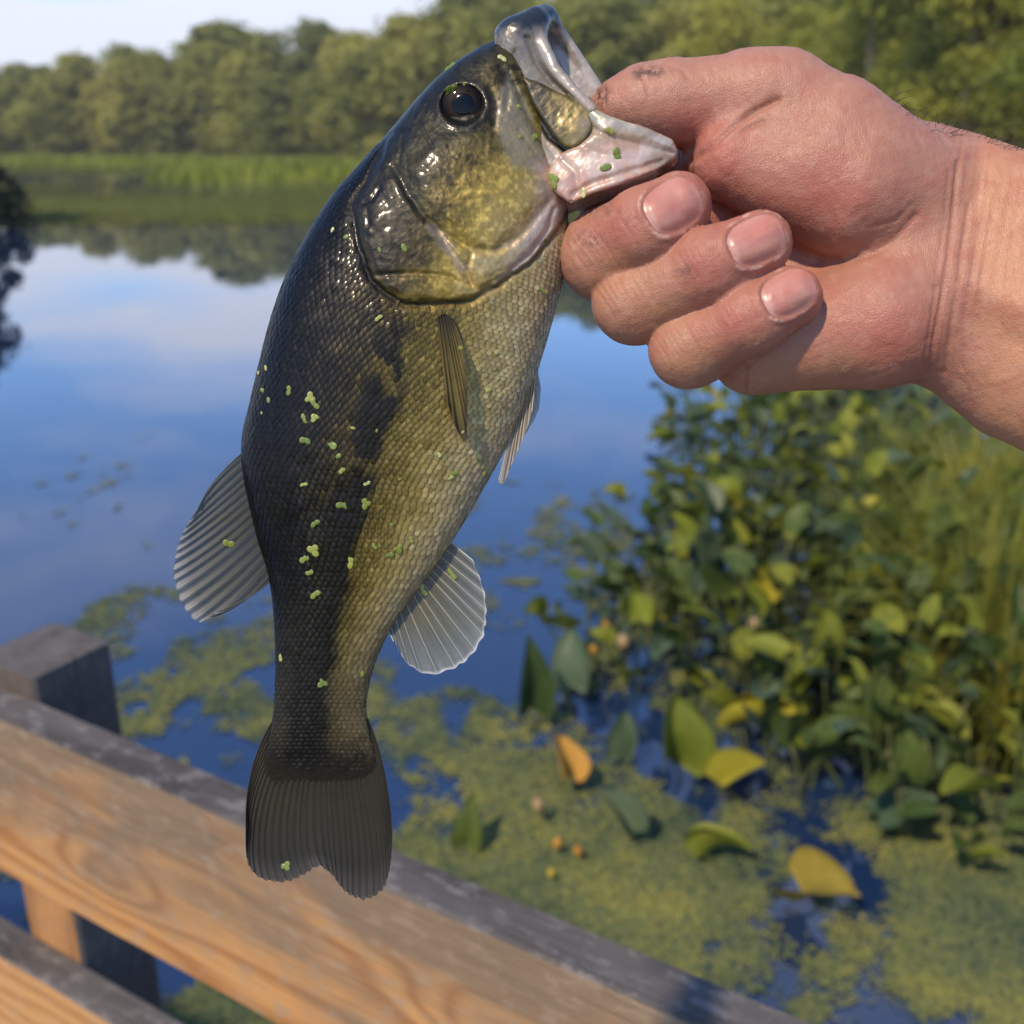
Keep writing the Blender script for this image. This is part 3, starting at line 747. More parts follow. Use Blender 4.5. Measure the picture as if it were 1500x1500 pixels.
def single(px, py, depth_z, key, size_px, rot, label, name='spatterdock'):
    """one plant whose blade is centred at a photo pixel, standing on the water with the blade at height depth_z"""
    c = on_plane(px, py, depth_z); dist = (c - CAM).dot(FWD)
    size = 0.84 * size_px / FPX * dist
    pl = empty(name, (c.x, c.y, 0)); tag(pl, label, 'water plant')
    from mathutils import Euler
    off = Euler(rot).to_matrix() @ Vector((0, 0.5 * size, -0.03 * size))
    tip = Vector((0, 0, depth_z)) - off
    lf = add_leaf(pl, (random.uniform(-.05, .05), random.uniform(0, .08), -0.12), tip, leafs[key][0], size, rot)
    return pl
H = math.pi / 2
for a in (
    (985, 1066, .22, 'lime_curl', 120, (H * .95, 0.15, 0.45), 'pale yellow cupped leaf standing upright right of the orange leaf'),
    (1118, 1046, .20, 'yellow_roll', 130, (H * .45, 0.25, -2.15), 'bright yellow rolled leaf slanting down to the right'),
    (1090, 1134, .10, 'yellow_fold', 90, (0.5, 0.2, -1.2), 'yellow and orange folded leaf below the rolled yellow leaf'),
    (822, 1106, .14, 'orange_curl', 72, (1.0, 0.4, 0.6), 'withered orange leaf beside a patch of open water'),
    (690, 1200, .10, 'green_point', 96, (H * .9, 0.0, -0.3), 'small pointed green leaf nearest the railing'),
    (778, 986, .24, 'green_point', 128, (H * .95, 0.1, 0.5), 'upright dark green leaf with a reddish tip at the left end of the bed'),
    (836, 962, .20, 'blue', 100, (H * .8, -.2, -0.4), 'blue-green leaf just right of the upright dark green leaf'),
    (1060, 1243, .08, 'lime_curl', 92, (0.5, -.5, -1.9), 'curled green leaf with a purple end above the open water'),
    (1212, 1306, .10, 'brown_curl', 118, (0.75, .25, -2.2), 'large curled brownish-yellow leaf lying on the algae at lower right'),
    (900, 1190, .10, 'blue_fold', 85, (0.6, .1, 0.6), 'drooping grey-green leaf with a yellow lower edge in front of the bed'),
    (912, 1075, .14, 'blue', 80, (H * .8, 0.3, 0.2), 'bluish leaf left of the pale yellow cupped leaf'),
    (1212, 926, .40, 'lime', 84, (H * .95, 0, 0.2), 'pale lime oval leaf facing the viewer above the rolled yellow leaf'),
    (990, 797, .34, 'lime', 66, (H * .9, .2, -.2), 'yellow-green rounded leaf at the upper left edge of the bed'),
    (1066, 778, .36, 'lime_fold', 62, (H * .9, 0, .4), 'yellow-green leaf right of the rounded leaf at the bed edge'),
    (1145, 852, .34, 'yellow_curl', 74, (0.8, .2, -.8), 'deep yellow curled leaf in the middle of the bed'),
    (1245, 815, .45, 'lime_fold', 84, (H, .3, .9), 'bright lime folded leaf under the hand'),
    (1140, 600, .50, 'lime', 40, (H * .8, 0, .2), 'pale lime round leaf close under the heel of the hand'),
    (1240, 612, .50, 'lime', 42, (H * .8, 0, -.2), 'lime round leaf under the wrist'),
    (1170, 965, .33, 'lime', 64, (H * .9, 0, -.5), 'bright green leaf beneath the pale lime oval leaf'),
    (1345, 975, .34, 'green', 86, (H * .85, 0, .3), 'dark green oval leaf facing the viewer at the right of the bed'),
    (1290, 1030, .28, 'green', 100, (H * .95, 0, -.1), 'large dark green leaf left of the sedge base'),
    (1330, 1100, .22, 'green', 100, (H * .8, 0, .2), 'dark green leaf below the large dark green leaf'),
    (1330, 1180, .12, 'blue', 110, (0.35, .1, -1.4), 'glossy grey-green leaf lying low at the front of the bed'),
):
    single(*a)
def bud(px, py, z, key, size_px, label):
    c = on_plane(px, py, z); s = .72 * size_px / FPX * (c - CAM).dot(FWD)
    t = empty('spatterdock_bud', (c.x, c.y, 0)); tag(t, label, 'flower bud')
    b = link('bud', bud_me[key], t); b.location = (0, 0, z - s * .5); b.scale = (s, s, s); b.rotation_euler = (random.uniform(-.4, .4), random.uniform(-.4, .4), 0)
    st = link('stem', stem_me, t); st.location = (0, 0, -0.1); st.scale = (1, 1, z + 0.1 - s * .4)
for a in ((1100, 912, .30, 'pale', 28, 'pale cream seed bud on a stem amid the bed'), (912, 940, .22, 'pale', 34, 'large pale peach seed bud over the left of the bed'), (868, 952, .2, 'orange', 22, 'small orange bud left of the peach seed bud'),
          (886, 914, .2, 'orange', 18, 'tiny orange bud at the top left of the bed'), (790, 1178, .09, 'pale', 34, 'pinkish pale seed bud low over the algae'), (813, 1236, .06, 'orange', 24, 'orange bud low on the water near the railing'),
          (850, 1246, .05, 'orange', 24, 'pinkish orange bud right of the low orange bud'), (808, 1280, .04, 'yellow', 18, 'round yellow flower bud nearest the railing'),
          (1165, 1080, .15, 'pale', 18, 'small tan bud at the lower end of the rolled yellow leaf'), (1418, 990, .3, 'pale', 18, 'tan bud beside the dark sedge base')):
    bud(*a)

# sedge tussocks in the bed's right half
m_sedge = leaf_material('sedge', [(0.09, 0.125, 0.02), (0.17, 0.20, 0.03), (0.28, 0.28, 0.04), (0.42, 0.38, 0.06)], 0.5, 0.3, 4.0, 0.3)
m_straw = leaf_material('straw', [(0.22, 0.18, 0.09), (0.32, 0.27, 0.15)], 0.7, 0.15, 4.0, 0.2)
def tussock(name, n, h, r, mat, seed, lean=0.6):
    q = np.random.default_rng(seed); V, F = [], []
    for i in range(n):
        a = q.random() * 6.283; rr = r * q.random() ** .7; hh = h * (0.55 + .6 * q.random()); w = 0.0045 + 0.004 * q.random()
        b = np.array([rr * math.cos(a), rr * math.sin(a), 0]); dirn = np.array([math.cos(a + q.normal() * .6), math.sin(a + q.normal() * .6), 0]); sd = np.array([-dirn[1], dirn[0], 0]) * w
        ln = lean * q.random() * hh; o = len(V); m = 6
        for k in range(m + 1):
            t = k / m; c = b + dirn * ln * t ** 2 + np.array([0, 0, hh * (t - 0.35 * t ** 3 * min(1, ln / hh * 2))])
            ww = sd * (1 - t * .92); V += [c - ww, c + ww]
        for k in range(m): F.append((o + 2 * k, o + 2 * k + 1, o + 2 * k + 3, o + 2 * k + 2))
    return mesh_from(name, V, F, [mat])
ts = [tussock('blades', 420, 0.85, 0.22, m_sedge, s, 1.1) for s in (1, 2, 3)]
st_ = tussock('dry_stems', 14, 0.6, 0.14, m_straw, 9, .5)
for i, (sx, sy, z, lab) in enumerate(((1330, 860, 1.0, 'arching sedge tussock in the middle of the bed'), (1420, 940, 1.1, 'thick sedge tussock with dry stems at the right'), (1490, 850, 1.1, 'sedge tussock at the right edge of the picture'),
                                       (1400, 760, 1.0, 'sedge tussock under the wrist'), (1485, 700, 1.0, 'sedge tussock below the forearm'), (1490, 1050, 0.8, 'shaded low sedge tussock at the lower right edge'), (1290, 700, .9, 'tall sedge behind the lime leaves'), (1560, 960, 1.1, 'sedge tussock just past the right edge'))):
    p = on_plane(sx, sy + 60, 0); t = empty('sedge_tussock', (p.x, p.y, 0), i * 1.3); t.scale = (z, z, z)
    tag(t, lab, 'sedge'); link('blades', ts[i % 3], t); link('dry_stems', st_, t)

# ------------------------------------------------------------------ the bass
def fp(px, py, z):                # px, py arrays in photo pixels, z in mm from the fish's middle plane -> local metres
    px, py, z = np.broadcast_arrays(np.asarray(px, float), np.asarray(py, float), np.asarray(z, float))
    zz = z - 0.02 * (py - 200)
    k = (300.0 - zz) / 1500.0
    return np.stack([(px - 750) * k, (750 - py) * k, zz], -1) * 0.001
bass = empty('bass'); bass.matrix_world = LOCAL
tag(bass, 'wet largemouth bass hanging head up, gripped by its lower jaw', 'fish')

# cross-sections from snout to tail root: dorsal x, y; ventral x, y; half thickness (px)
ST = np.array([
    (752, 50, 766, 70, 8), (742, 54, 775, 95, 24), (722, 60, 788, 140, 44), (693, 74, 802, 190, 58), (662, 95, 815, 232, 68), (634, 119, 826, 272, 76),
    (607, 148, 832, 303, 83), (580, 180, 832, 335, 90), (550, 215, 830, 370, 95), (518, 250, 826, 400, 98), (488, 284, 820, 430, 101), (458, 330, 811, 462, 104),
    (430, 380, 801, 497, 105), (408, 432, 790, 533, 105), (391, 487, 778, 570, 103), (378, 540, 765, 604, 99), (366, 592, 748, 640, 94), (355, 640, 730, 676, 88),
    (356, 690, 708, 715, 81), (366, 742, 684, 757, 73), (379, 795, 657, 800, 65), (393, 840, 626, 845, 57), (400, 885, 594, 887, 49), (403, 930, 567, 930, 42),
    (404, 972, 549, 972, 36), (403, 1010, 539, 1010, 32), (401, 1042, 536, 1040, 28), (396, 1070, 540, 1068, 23), (390, 1095, 547, 1095, 16), (386, 1115, 553, 1116, 9), (384, 1138, 556, 1140, 3), (390, 1160, 552, 1160, .6)], float)
NU, NVF, NVB = 720, 230, 110
S_ = catmull(ST, NU)
th = np.concatenate([np.linspace(0, math.pi, NVF, endpoint=False), np.linspace(math.pi, 2 * math.pi, NVB, endpoint=False)])
NV = len(th)
def body_eval(Srow, theta):
    v = (1 - np.cos(theta)) / 2
    px = Srow[..., 0] + (Srow[..., 2] - Srow[..., 0]) * v; py = Srow[..., 1] + (Srow[..., 3] - Srow[..., 1]) * v
    s = np.sin(theta)
    z = Srow[..., 4] * 0.2 * np.sign(s) * np.abs(s) ** 0.82 * (1 + 0.10 * np.cos(theta))
    return px, py, z, v
BPX, BPY, BZ, BV = body_eval(S_[:, None, :], th[None, :])

P_EYE = (677, 153)
GILL = [(522, 300), (524, 330), (534, 372), (548, 408), (572, 432), (596, 441), (640, 441), (690, 436), (728, 414), (772, 385), (800, 352), (824, 318), (832, 296), (860, 250), (740, 60), (600, 100), (560, 230)]
OPER = [(527, 300), (560, 258), (586, 250), (612, 300), (640, 338), (676, 372), (690, 420), (640, 436), (598, 436), (572, 426), (550, 402), (536, 365)]
CHEEK = [(592, 246), (640, 196), (700, 190), (742, 205), (772, 240), (800, 258), (806, 284), (780, 310), (760, 335), (728, 362), (700, 362), (672, 345), (640, 318), (612, 286)]
PREOP = [(612, 300), (640, 335), (676, 360), (728, 366), (782, 320), (814, 286), (822, 312), (790, 352), (748, 390), (706, 408), (682, 392), (650, 350)]
SUBOP = [(560, 418), (600, 404), (650, 402), (690, 420), (684, 434), (640, 438), (598, 438)]
GROOVES = [  # polyline, depth mm, width px
    ([(577, 244), (598, 286), (622, 318), (655, 345), (690, 366), (726, 370), (762, 346), (790, 316), (806, 296)], 0.8, 6),
    ([(640, 338), (656, 362), (676, 388), (690, 418)], 0.7, 5), ([(690, 374), (684, 398), (694, 424)], 0.6, 4),
    ([(552, 403), (600, 400), (650, 404), (684, 418)], 0.5, 4),
    ([(700, 424), (740, 404), (778, 372), (802, 336), (812, 306)], 0.7, 4),
    ([(620, 120), (606, 160), (590, 200), (584, 236)], 0.35, 3), ([(634, 216), (612, 178), (628, 150)], 0.25, 3),
    ([(718, 130), (728, 158), (722, 190)], 0.5, 6), ([(735, 98), (746, 130), (741, 160)], 0.5, 5),
    ([(744, 104), (772, 166), (800, 218), (816, 240)], 0.8, 5), ([(760, 190), (784, 226), (806, 246)], 0.4, 4),
    ([(530, 300), (545, 292), (556, 276)], 0.5, 4), ([(537, 306), (540, 330)], 0.4, 4)]
def body_disp(px, py):
    d = np.zeros(np.shape(px))
    g = poly_sdf(px, py, GILL)
    g = g + (fbm(px / 14, py / 14, 0, 8) - .5) * 9
    d += 0.75 * smooth(2, -3, g) - 0.8 * np.exp(-((g - 5) / 5.0) ** 2)
    d += 0.45 * smooth(4, -10, poly_sdf(px, py, OPER)) + 0.75 * smooth(4, -14, poly_sdf(px, py, CHEEK)) + 0.35 * smooth(3, -6, poly_sdf(px, py, PREOP)) + 0.3 * smooth(3, -6, poly_sdf(px, py, SUBOP))
    for pl, dep, w in GROOVES: d -= dep * np.exp(-(line_dist(px, py, pl) / w) ** 2)
    inh = smooth(6, -10, g)
    d += inh * ((fbm(px / 9, py / 9, 0, 3) - .5) * 0.22 + (fbm(px / 30, py / 30, 0, 4) - .5) * .7)
    e = np.hypot((px - P_EYE[0]) / 34, (py - P_EYE[1]) / 31.5)
    d -= 2.6 * smooth(1.0, 0.75, e); d += 0.2 * np.exp(-((e - 1.10) / 0.14) ** 2)
    d += (1 - inh) * (fbm(px / 40, py / 40, 0, 9) - .5) * 0.7
    no = np.hypot((px - 731) / 7, (py - 70) / 5); d -= 0.5 * smooth(1.3, .6, no)
    return d
edge = smooth(0.0, 0.30, np.abs(np.sin(th)))[None, :]
disp = body_disp(BPX, BPY)
BZ = BZ + np.sign(np.sin(th))[None, :] * disp * edge

def lerp_stops(t, stops):
    xs = [s[0] for s in stops]; return np.stack([np.interp(t, xs, [s[1][i] for s in stops]) for i in range(3)], -1)
BAND = [(566, 440), (572, 500), (556, 580), (536, 650), (510, 730), (490, 800), (478, 880), (462, 960), (450, 1040), (448, 1110)]
def body_color(px, py, v, jitter=0.0):
    px, py, v = np.broadcast_arrays(px, py, v)
    vv = v + (fbm(px / 24, py / 24, 0, 21) - .5) * 0.14 + jitter
    c = lerp_stops(vv, [(0.0, (.002, .003, .003)), (0.22, (.0035, .004, .003)), (0.33, (.014, .011, .004)), (0.44, (.085, .062, .012)), (0.56, (.20, .150, .028)), (0.72, (.36, .275, .078)), (0.88, (.52, .425, .20)), (1.0, (.54, .46, .29))])
    tail = smooth(820, 1050, py)[..., None]
    ct = lerp_stops(vv, [(0.0, (.026, .022, .010)), (0.3, (.036, .030, .012)), (0.5, (.065, .050, .020)), (0.8, (.13, .10, .042)), (1.0, (.16, .125, .055))])
    root = smooth(1060, 1120, py + (fbm(px / 9, py / 12, 0, 29) - .5) * 40)[..., None]; ct = ct * (1 - root) + np.array([.022, .018, .010]) * root
    c = c * (1 - tail) + ct * tail
    bd = line_dist(px, py, BAND); wdt = 29 + 12 * (fbm(py / 26, px / 60, 0, 33) - .5) * 2
    blot = np.clip(smooth(0.34, 0.5, fbm(px / 30, py / 30, 0, 35)) + smooth(620, 760, py), 0, 1)
    bm_ = (smooth(wdt + 8, wdt - 10, bd) * blot * smooth(400, 520, py) * smooth(1135, 1095, py))[..., None] * 0.94
    c = c * (1 - bm_) + np.array([.007, .007, .005]) * bm_
    # scattered dark blotches of the upper flank
    bl = (smooth(0.56, 0.68, fbm(px / 36, py / 44, 0, 41)) * smooth(.55, .35, v) * smooth(380, 460, py))[..., None] * .75
    c = c * (1 - bl) + np.array([.010, .010, .006]) * bl
    # the head
    hd = smooth(4, -6, poly_sdf(px, py, GILL))
    n1, n2 = fbm(px / 10, py / 10, 0, 51), fbm(px / 40, py / 40, 0, 52)
    ax = (px - 600) * 0.86 + (py - 300) * 0.5       # across the head, back to throat
    ch = lerp_stops(ax + (n2 - .5) * 60 + (n1 - .5) * 40, [(-190, (.006, .010, .013)), (-75, (.010, .014, .012)), (-35, (.026, .026, .010)), (0, (.062, .054, .018)), (45, (.11, .085, .020)), (100, (.40, .30, .065)), (150, (.46, .35, .13)), (190, (.52, .42, .31)), (240, (.56, .46, .38))])
    dk = smooth(.50, .66, n1) * smooth(130, 40, ax); ch = ch * (1 - .7 * dk[..., None])
    gold = smooth(.52, .70, fbm(px / 7, py / 7, 0, 55)) * smooth(-20, 60, ax) * smooth(190, 120, ax); ch = ch * (1 + 0.7 * gold[..., None])
    op = smooth(4, -8, poly_sdf(px, py, OPER)) * (1 - smooth(560, 660, px + (n2 - .5) * 60)); ch = ch * (1 - 0.82 * op[..., None])
    # pale skin below and behind the jaw
    for poly, cc, k in (([(742, 100), (775, 160), (800, 215), (822, 236), (812, 262), (790, 250), (752, 246), (728, 205), (724, 160)], (.36, .335, .26), .6),
                        ([(780, 236), (826, 226), (834, 300), (800, 300), (786, 262)], (.58, .43, .37), .8), ([(690, 372), (742, 372), (800, 318), (822, 316), (786, 362), (726, 404), (694, 404)], (.50, .42, .24), .6),
                        ([(786, 300), (828, 300), (828, 330), (770, 392), (716, 420), (760, 380)], (.62, .52, .46), .7), ([(625, 330), (650, 340), (690, 400), (676, 402)], (.55, .45, .38), .6)):
        m = smooth(6, -9, poly_sdf(px, py, poly) + (n1 - .5) * 16)[..., None] * k
        ch = ch * (1 - m) + np.array(cc) * (0.75 + .5 * n1[..., None]) * m
    # dark olive bar from the eye to the gill cover
    bar = smooth(26, 6, line_dist(px, py, [(677, 150), (640, 215), (590, 290), (560, 350)]) + (n1 - .5) * 26)[..., None] * .7
    ch = ch * (1 - bar) + np.array([.016, .016, .009]) * bar
    er = smooth(1.5, 1.0, np.hypot((px - P_EYE[0]) / 38, (py - P_EYE[1]) / 35))[..., None]; ch = ch * (1 - .85 * er) + np.array([.006, .007, .006]) * .85 * er
    hd = hd[..., None]
    c = c * (1 - hd) + ch * hd
    lip = np.exp(-((poly_sdf(px, py, GILL) - 4) / 4.0) ** 2)[..., None] * .75
    return np.clip((c * (1 - lip) + np.array([.012, .010, .007]) * lip) * .80, .002, .8)
Bcol = body_color(BPX, BPY, BV)
V = fp(BPX, BPY, BZ).reshape(-1, 3)
i, j = np.meshgrid(np.arange(NU - 1), np.arange(NV), indexing='ij')
Fq = np.stack([i * NV + j, i * NV + (j + 1) % NV, (i + 1) * NV + (j + 1) % NV, (i + 1) * NV + j], -1).reshape(-1, 4)

Mf = Mat('bass_skin')
Mf.color(Mf.attr()).set(Roughness=0.36, Metallic=0.42, Specular_IOR_Level=0.4, Coat_Weight=0.2, Coat_Roughness=0.12)
fv = Mf.node('ShaderNodeTexVoronoi'); fv.inputs['Scale'].default_value = 620; Mf.l.new(Mf.coord('Object'), fv.inputs['Vector'])
fn = Mf.noise(900, 3, .6, Mf.coord('Object'))
Mf.bump(Mf.math('ADD', fv.outputs[0], fn), 0.4, 0.00032)
rr_ = Mf.noise(260, 3, .5, Mf.coord('Object')); mr = Mf.node('ShaderNodeMapRange'); mr.inputs[3].default_value = .34; mr.inputs[4].default_value = .62
Mf.l.new(rr_, mr.inputs[0]); Mf.l.new(mr.outputs[0], Mf.p.inputs['Roughness'])
body_me = mesh_from('body', V, Fq, [Mf.m], Bcol.reshape(-1, 3))
link('body', body_me, bass)
body_bvh = BVHTree.FromPolygons(V[::1].tolist(), Fq[::1].tolist())

# scales: overlapping plates, one shape each, joined into one part
Msc = Mat('bass_scales'); Msc.color(Msc.attr()).set(Roughness=0.44, Metallic=0.45, Specular_IOR_Level=0.28, Coat_Weight=0.18, Coat_Roughness=0.12)
SV, SF, SC = [], [], []
arc = np.concatenate([[0], np.cumsum(np.hypot(np.gradient((S_[:, 0] + S_[:, 2]) / 2), np.gradient((S_[:, 1] + S_[:, 3]) / 2)))[:-1]])
a0, a1 = arc[0], arc[-1]
step = 7.4; row = 0; a = a0 + 150
thd = np.linspace(0, 2 * math.pi, 721)
while a < a1 - 30:
    ui = np.interp(a, arc, np.arange(NU)); Sr = np.array([np.interp(ui, np.arange(NU), S_[:, k]) for k in range(5)])
    qx, qy, qz, qv = body_eval(Sr[None, :], thd)
    al = np.concatenate([[0], np.cumsum(np.sqrt(np.diff(qx) ** 2 + np.diff(qy) ** 2 + np.diff(qz * 5) ** 2))])
    size = 9.8 * (1 if a < 800 else 1 - .25 * min(1, (a - 800) / 400)); nsc = max(8, int(al[-1] / size))
    for kk in range(nsc):
        l = (kk + (0.5 if row % 2 else 0) + random.uniform(-.06, .06)) / nsc * al[-1] % al[-1]
        t = float(np.interp(l, al, thd))
        SV.append((a, t, ui, size)); 
    row += 1; a += step * (size / 9.8)
SQ = np.array(SV); 
Srow = np.stack([np.interp(SQ[:, 2], np.arange(NU), S_[:, k]) for k in range(5)], -1)
cx, cy, cz, cv = body_eval(Srow, SQ[:, 1])
ok = (poly_sdf(cx, cy, GILL) > 9) & (cy + rng.random(len(cy)) * 34 + 16 * np.abs(cv - .5) * 2 < 1142)
SQ, Srow, cx, cy, cz, cv = SQ[ok], Srow[ok], cx[ok], cy[ok], cz[ok], cv[ok]
ns = len(SQ)
def scale_pt(du, dl, lift):       # du px along the body (towards the tail), dl px round it, lift mm
    r2 = np.stack([np.interp(SQ[:, 2] + du / (arc[-1] / NU), np.arange(NU), S_[:, k]) for k in range(5)], -1)
    e = 0.02
    q0 = body_eval(Srow, SQ[:, 1] - e); q1 = body_eval(Srow, SQ[:, 1] + e)
    sp = np.sqrt((q1[0] - q0[0]) ** 2 + (q1[1] - q0[1]) ** 2 + ((q1[2] - q0[2]) * 5) ** 2) / (2 * e)
    tt = SQ[:, 1] + dl / np.maximum(sp, 20)
    x, y, z, v = body_eval(r2, tt)
    s = np.sin(tt); z = z + np.sign(s) * body_disp(x, y) * smooth(0, .3, np.abs(s))
    # outward direction of the section
    q0 = body_eval(r2, tt - e); q1 = body_eval(r2, tt + e)
    tx, ty, tz = q1[0] - q0[0], q1[1] - q0[1], (q1[2] - q0[2]) * 5
    wx, wy = r2[:, 2] - r2[:, 0], r2[:, 3] - r2[:, 1]; wl_ = np.hypot(wx, wy); wx, wy = wx / wl_, wy / wl_
    tw = tx * wx + ty * wy; L = np.hypot(tw, tz) + 1e-6
    nw, nz = -tz / L, tw / L
    sgn = np.where(nz * np.cos(0) * np.sin(tt) + nw * -np.cos(tt) > 0, 1, -1)
    nw, nz = nw * sgn, nz * sgn
    return fp(x + nw * wx * lift * 5, y + nw * wy * lift * 5, z + nz * lift)
szs = SQ[:, 3]
tiltA, tiltB = rng.normal(size=ns) * .05, rng.normal(size=ns) * .07
pts = [scale_pt(0 * szs, 0 * szs, 0.20)]
rim = []
for an, rr, lf in ((0, .98, .23), (.6, .92, .17), (1.2, .72, .05), (1.9, .70, -.12), (2.7, .8, -.22), (-2.7, .8, -.22), (-1.9, .70, -.12), (-1.2, .72, .05), (-.6, .92, .17)):
    rim.append((an, rr, lf)); pts.append(scale_pt(math.cos(an) * rr * szs * .72, math.sin(an) * rr * szs * .66, lf + tiltA * math.cos(an) + tiltB * math.sin(an)))
PV = np.stack(pts, 1); nr_ = len(rim)
SVx = PV.reshape(-1, 3)
b0 = np.arange(ns)[:, None] * (nr_ + 1)
tri = []
for k in range(nr_): tri.append(np.concatenate([b0, b0 + 1 + k, b0 + 1 + (k + 1) % nr_], 1))
SFt = np.vstack(tri)
cc = body_color(cx, cy, cv, (rng.random(ns) - .5) * 0.07)
rj = (0.75 + 0.5 * rng.random((ns, 1)))
dark_side = smooth(.5, .12, cv)[:, None]
ctr = cc * rj * (1.2 + 1.0 * dark_side * smooth(.20, .34, cv)[:, None]) + np.array([.05, .038, .012]) * (dark_side * smooth(.20, .34, cv + (rng.random(ns) - .5) * .1)[:, None]) * rj
rimc = cc * rj * 0.42
front = cc * 0.35
C_ = np.stack([ctr] + [(rimc if abs(an) < 1.5 else front) for an, _, _ in rim], 1)
bright_rim = smooth(.60, .8, cv)[:, None, None]
C_ = C_ * (1 - bright_rim) + (cc * rj)[:, None, :] * np.array([1.05] + [1.25 if abs(an) < .9 else .8 for an, _, _ in rim])[None, :, None] * bright_rim
fade = smooth(860, 1010, cy)[:, None, None]*.6; C_ = C_ * (1 - fade) + cc[:, None, :] * fade
sc_me = mesh_from('scales', SVx, SFt, [Msc.m], np.clip(C_, .002, .85).reshape(-1, 3), smooth_shade=True)
sc = link('scales', sc_me, bass); tag(sc, 'overlapping dark olive and gold scales', kind='stuff')

# fins
def fin_material(name, c, ray_c, alpha, trans):
    M = Mat(name); n = M.noise(300, 3, .5, M.coord('Object'))
    at_ = M.attr(); M.color(at_).set(Roughness=0.45, Specular_IOR_Level=.3, Coat_Weight=.12, Coat_Roughness=.2)
    tr = M.node('ShaderNodeBsdfTranslucent'); M.l.new(at_, tr.inputs[0]); m1 = M.node('ShaderNodeMixShader'); m1.inputs[0].default_value = trans
    M.l.new(M.p.outputs[0], m1.inputs[1]); M.l.new(tr.outputs[0], m1.inputs[2])
    tp = M.node('ShaderNodeBsdfTransparent'); m2 = M.node('ShaderNodeMixShader')
    fac = M.math('ADD', M.math('MULTIPLY', n, .25), alpha - .12); M.l.new(fac, m2.inputs[0])
    M.l.new(tp.outputs[0], m2.inputs[1]); M.l.new(m1.outputs[0], m2.inputs[2]); M.l.new(m2.outputs[0], M.out.inputs[0])
    return M.m
m_fin = fin_material('fin_membrane', None, None, .68, .35)
m_fin_dark = fin_material('tail_membrane', None, None, .93, .2)
m_ray = Mat('fin_ray').set(Roughness=.5, Specular_IOR_Level=.3); m_ray.color(m_ray.attr()); m_ray = m_ray.m
fin_meshes = []
def polyarc(P, n):
    c = catmull(P, n * 4) if len(P) > 2 else np.linspace(P[0], P[1], n * 4)
    l = np.concatenate([[0], np.cumsum(np.linalg.norm(np.diff(c, axis=0), axis=1))]); q = np.linspace(0, l[-1], n)
    return np.stack([np.interp(q, l, c[:, 0]), np.interp(q, l, c[:, 1])], -1)
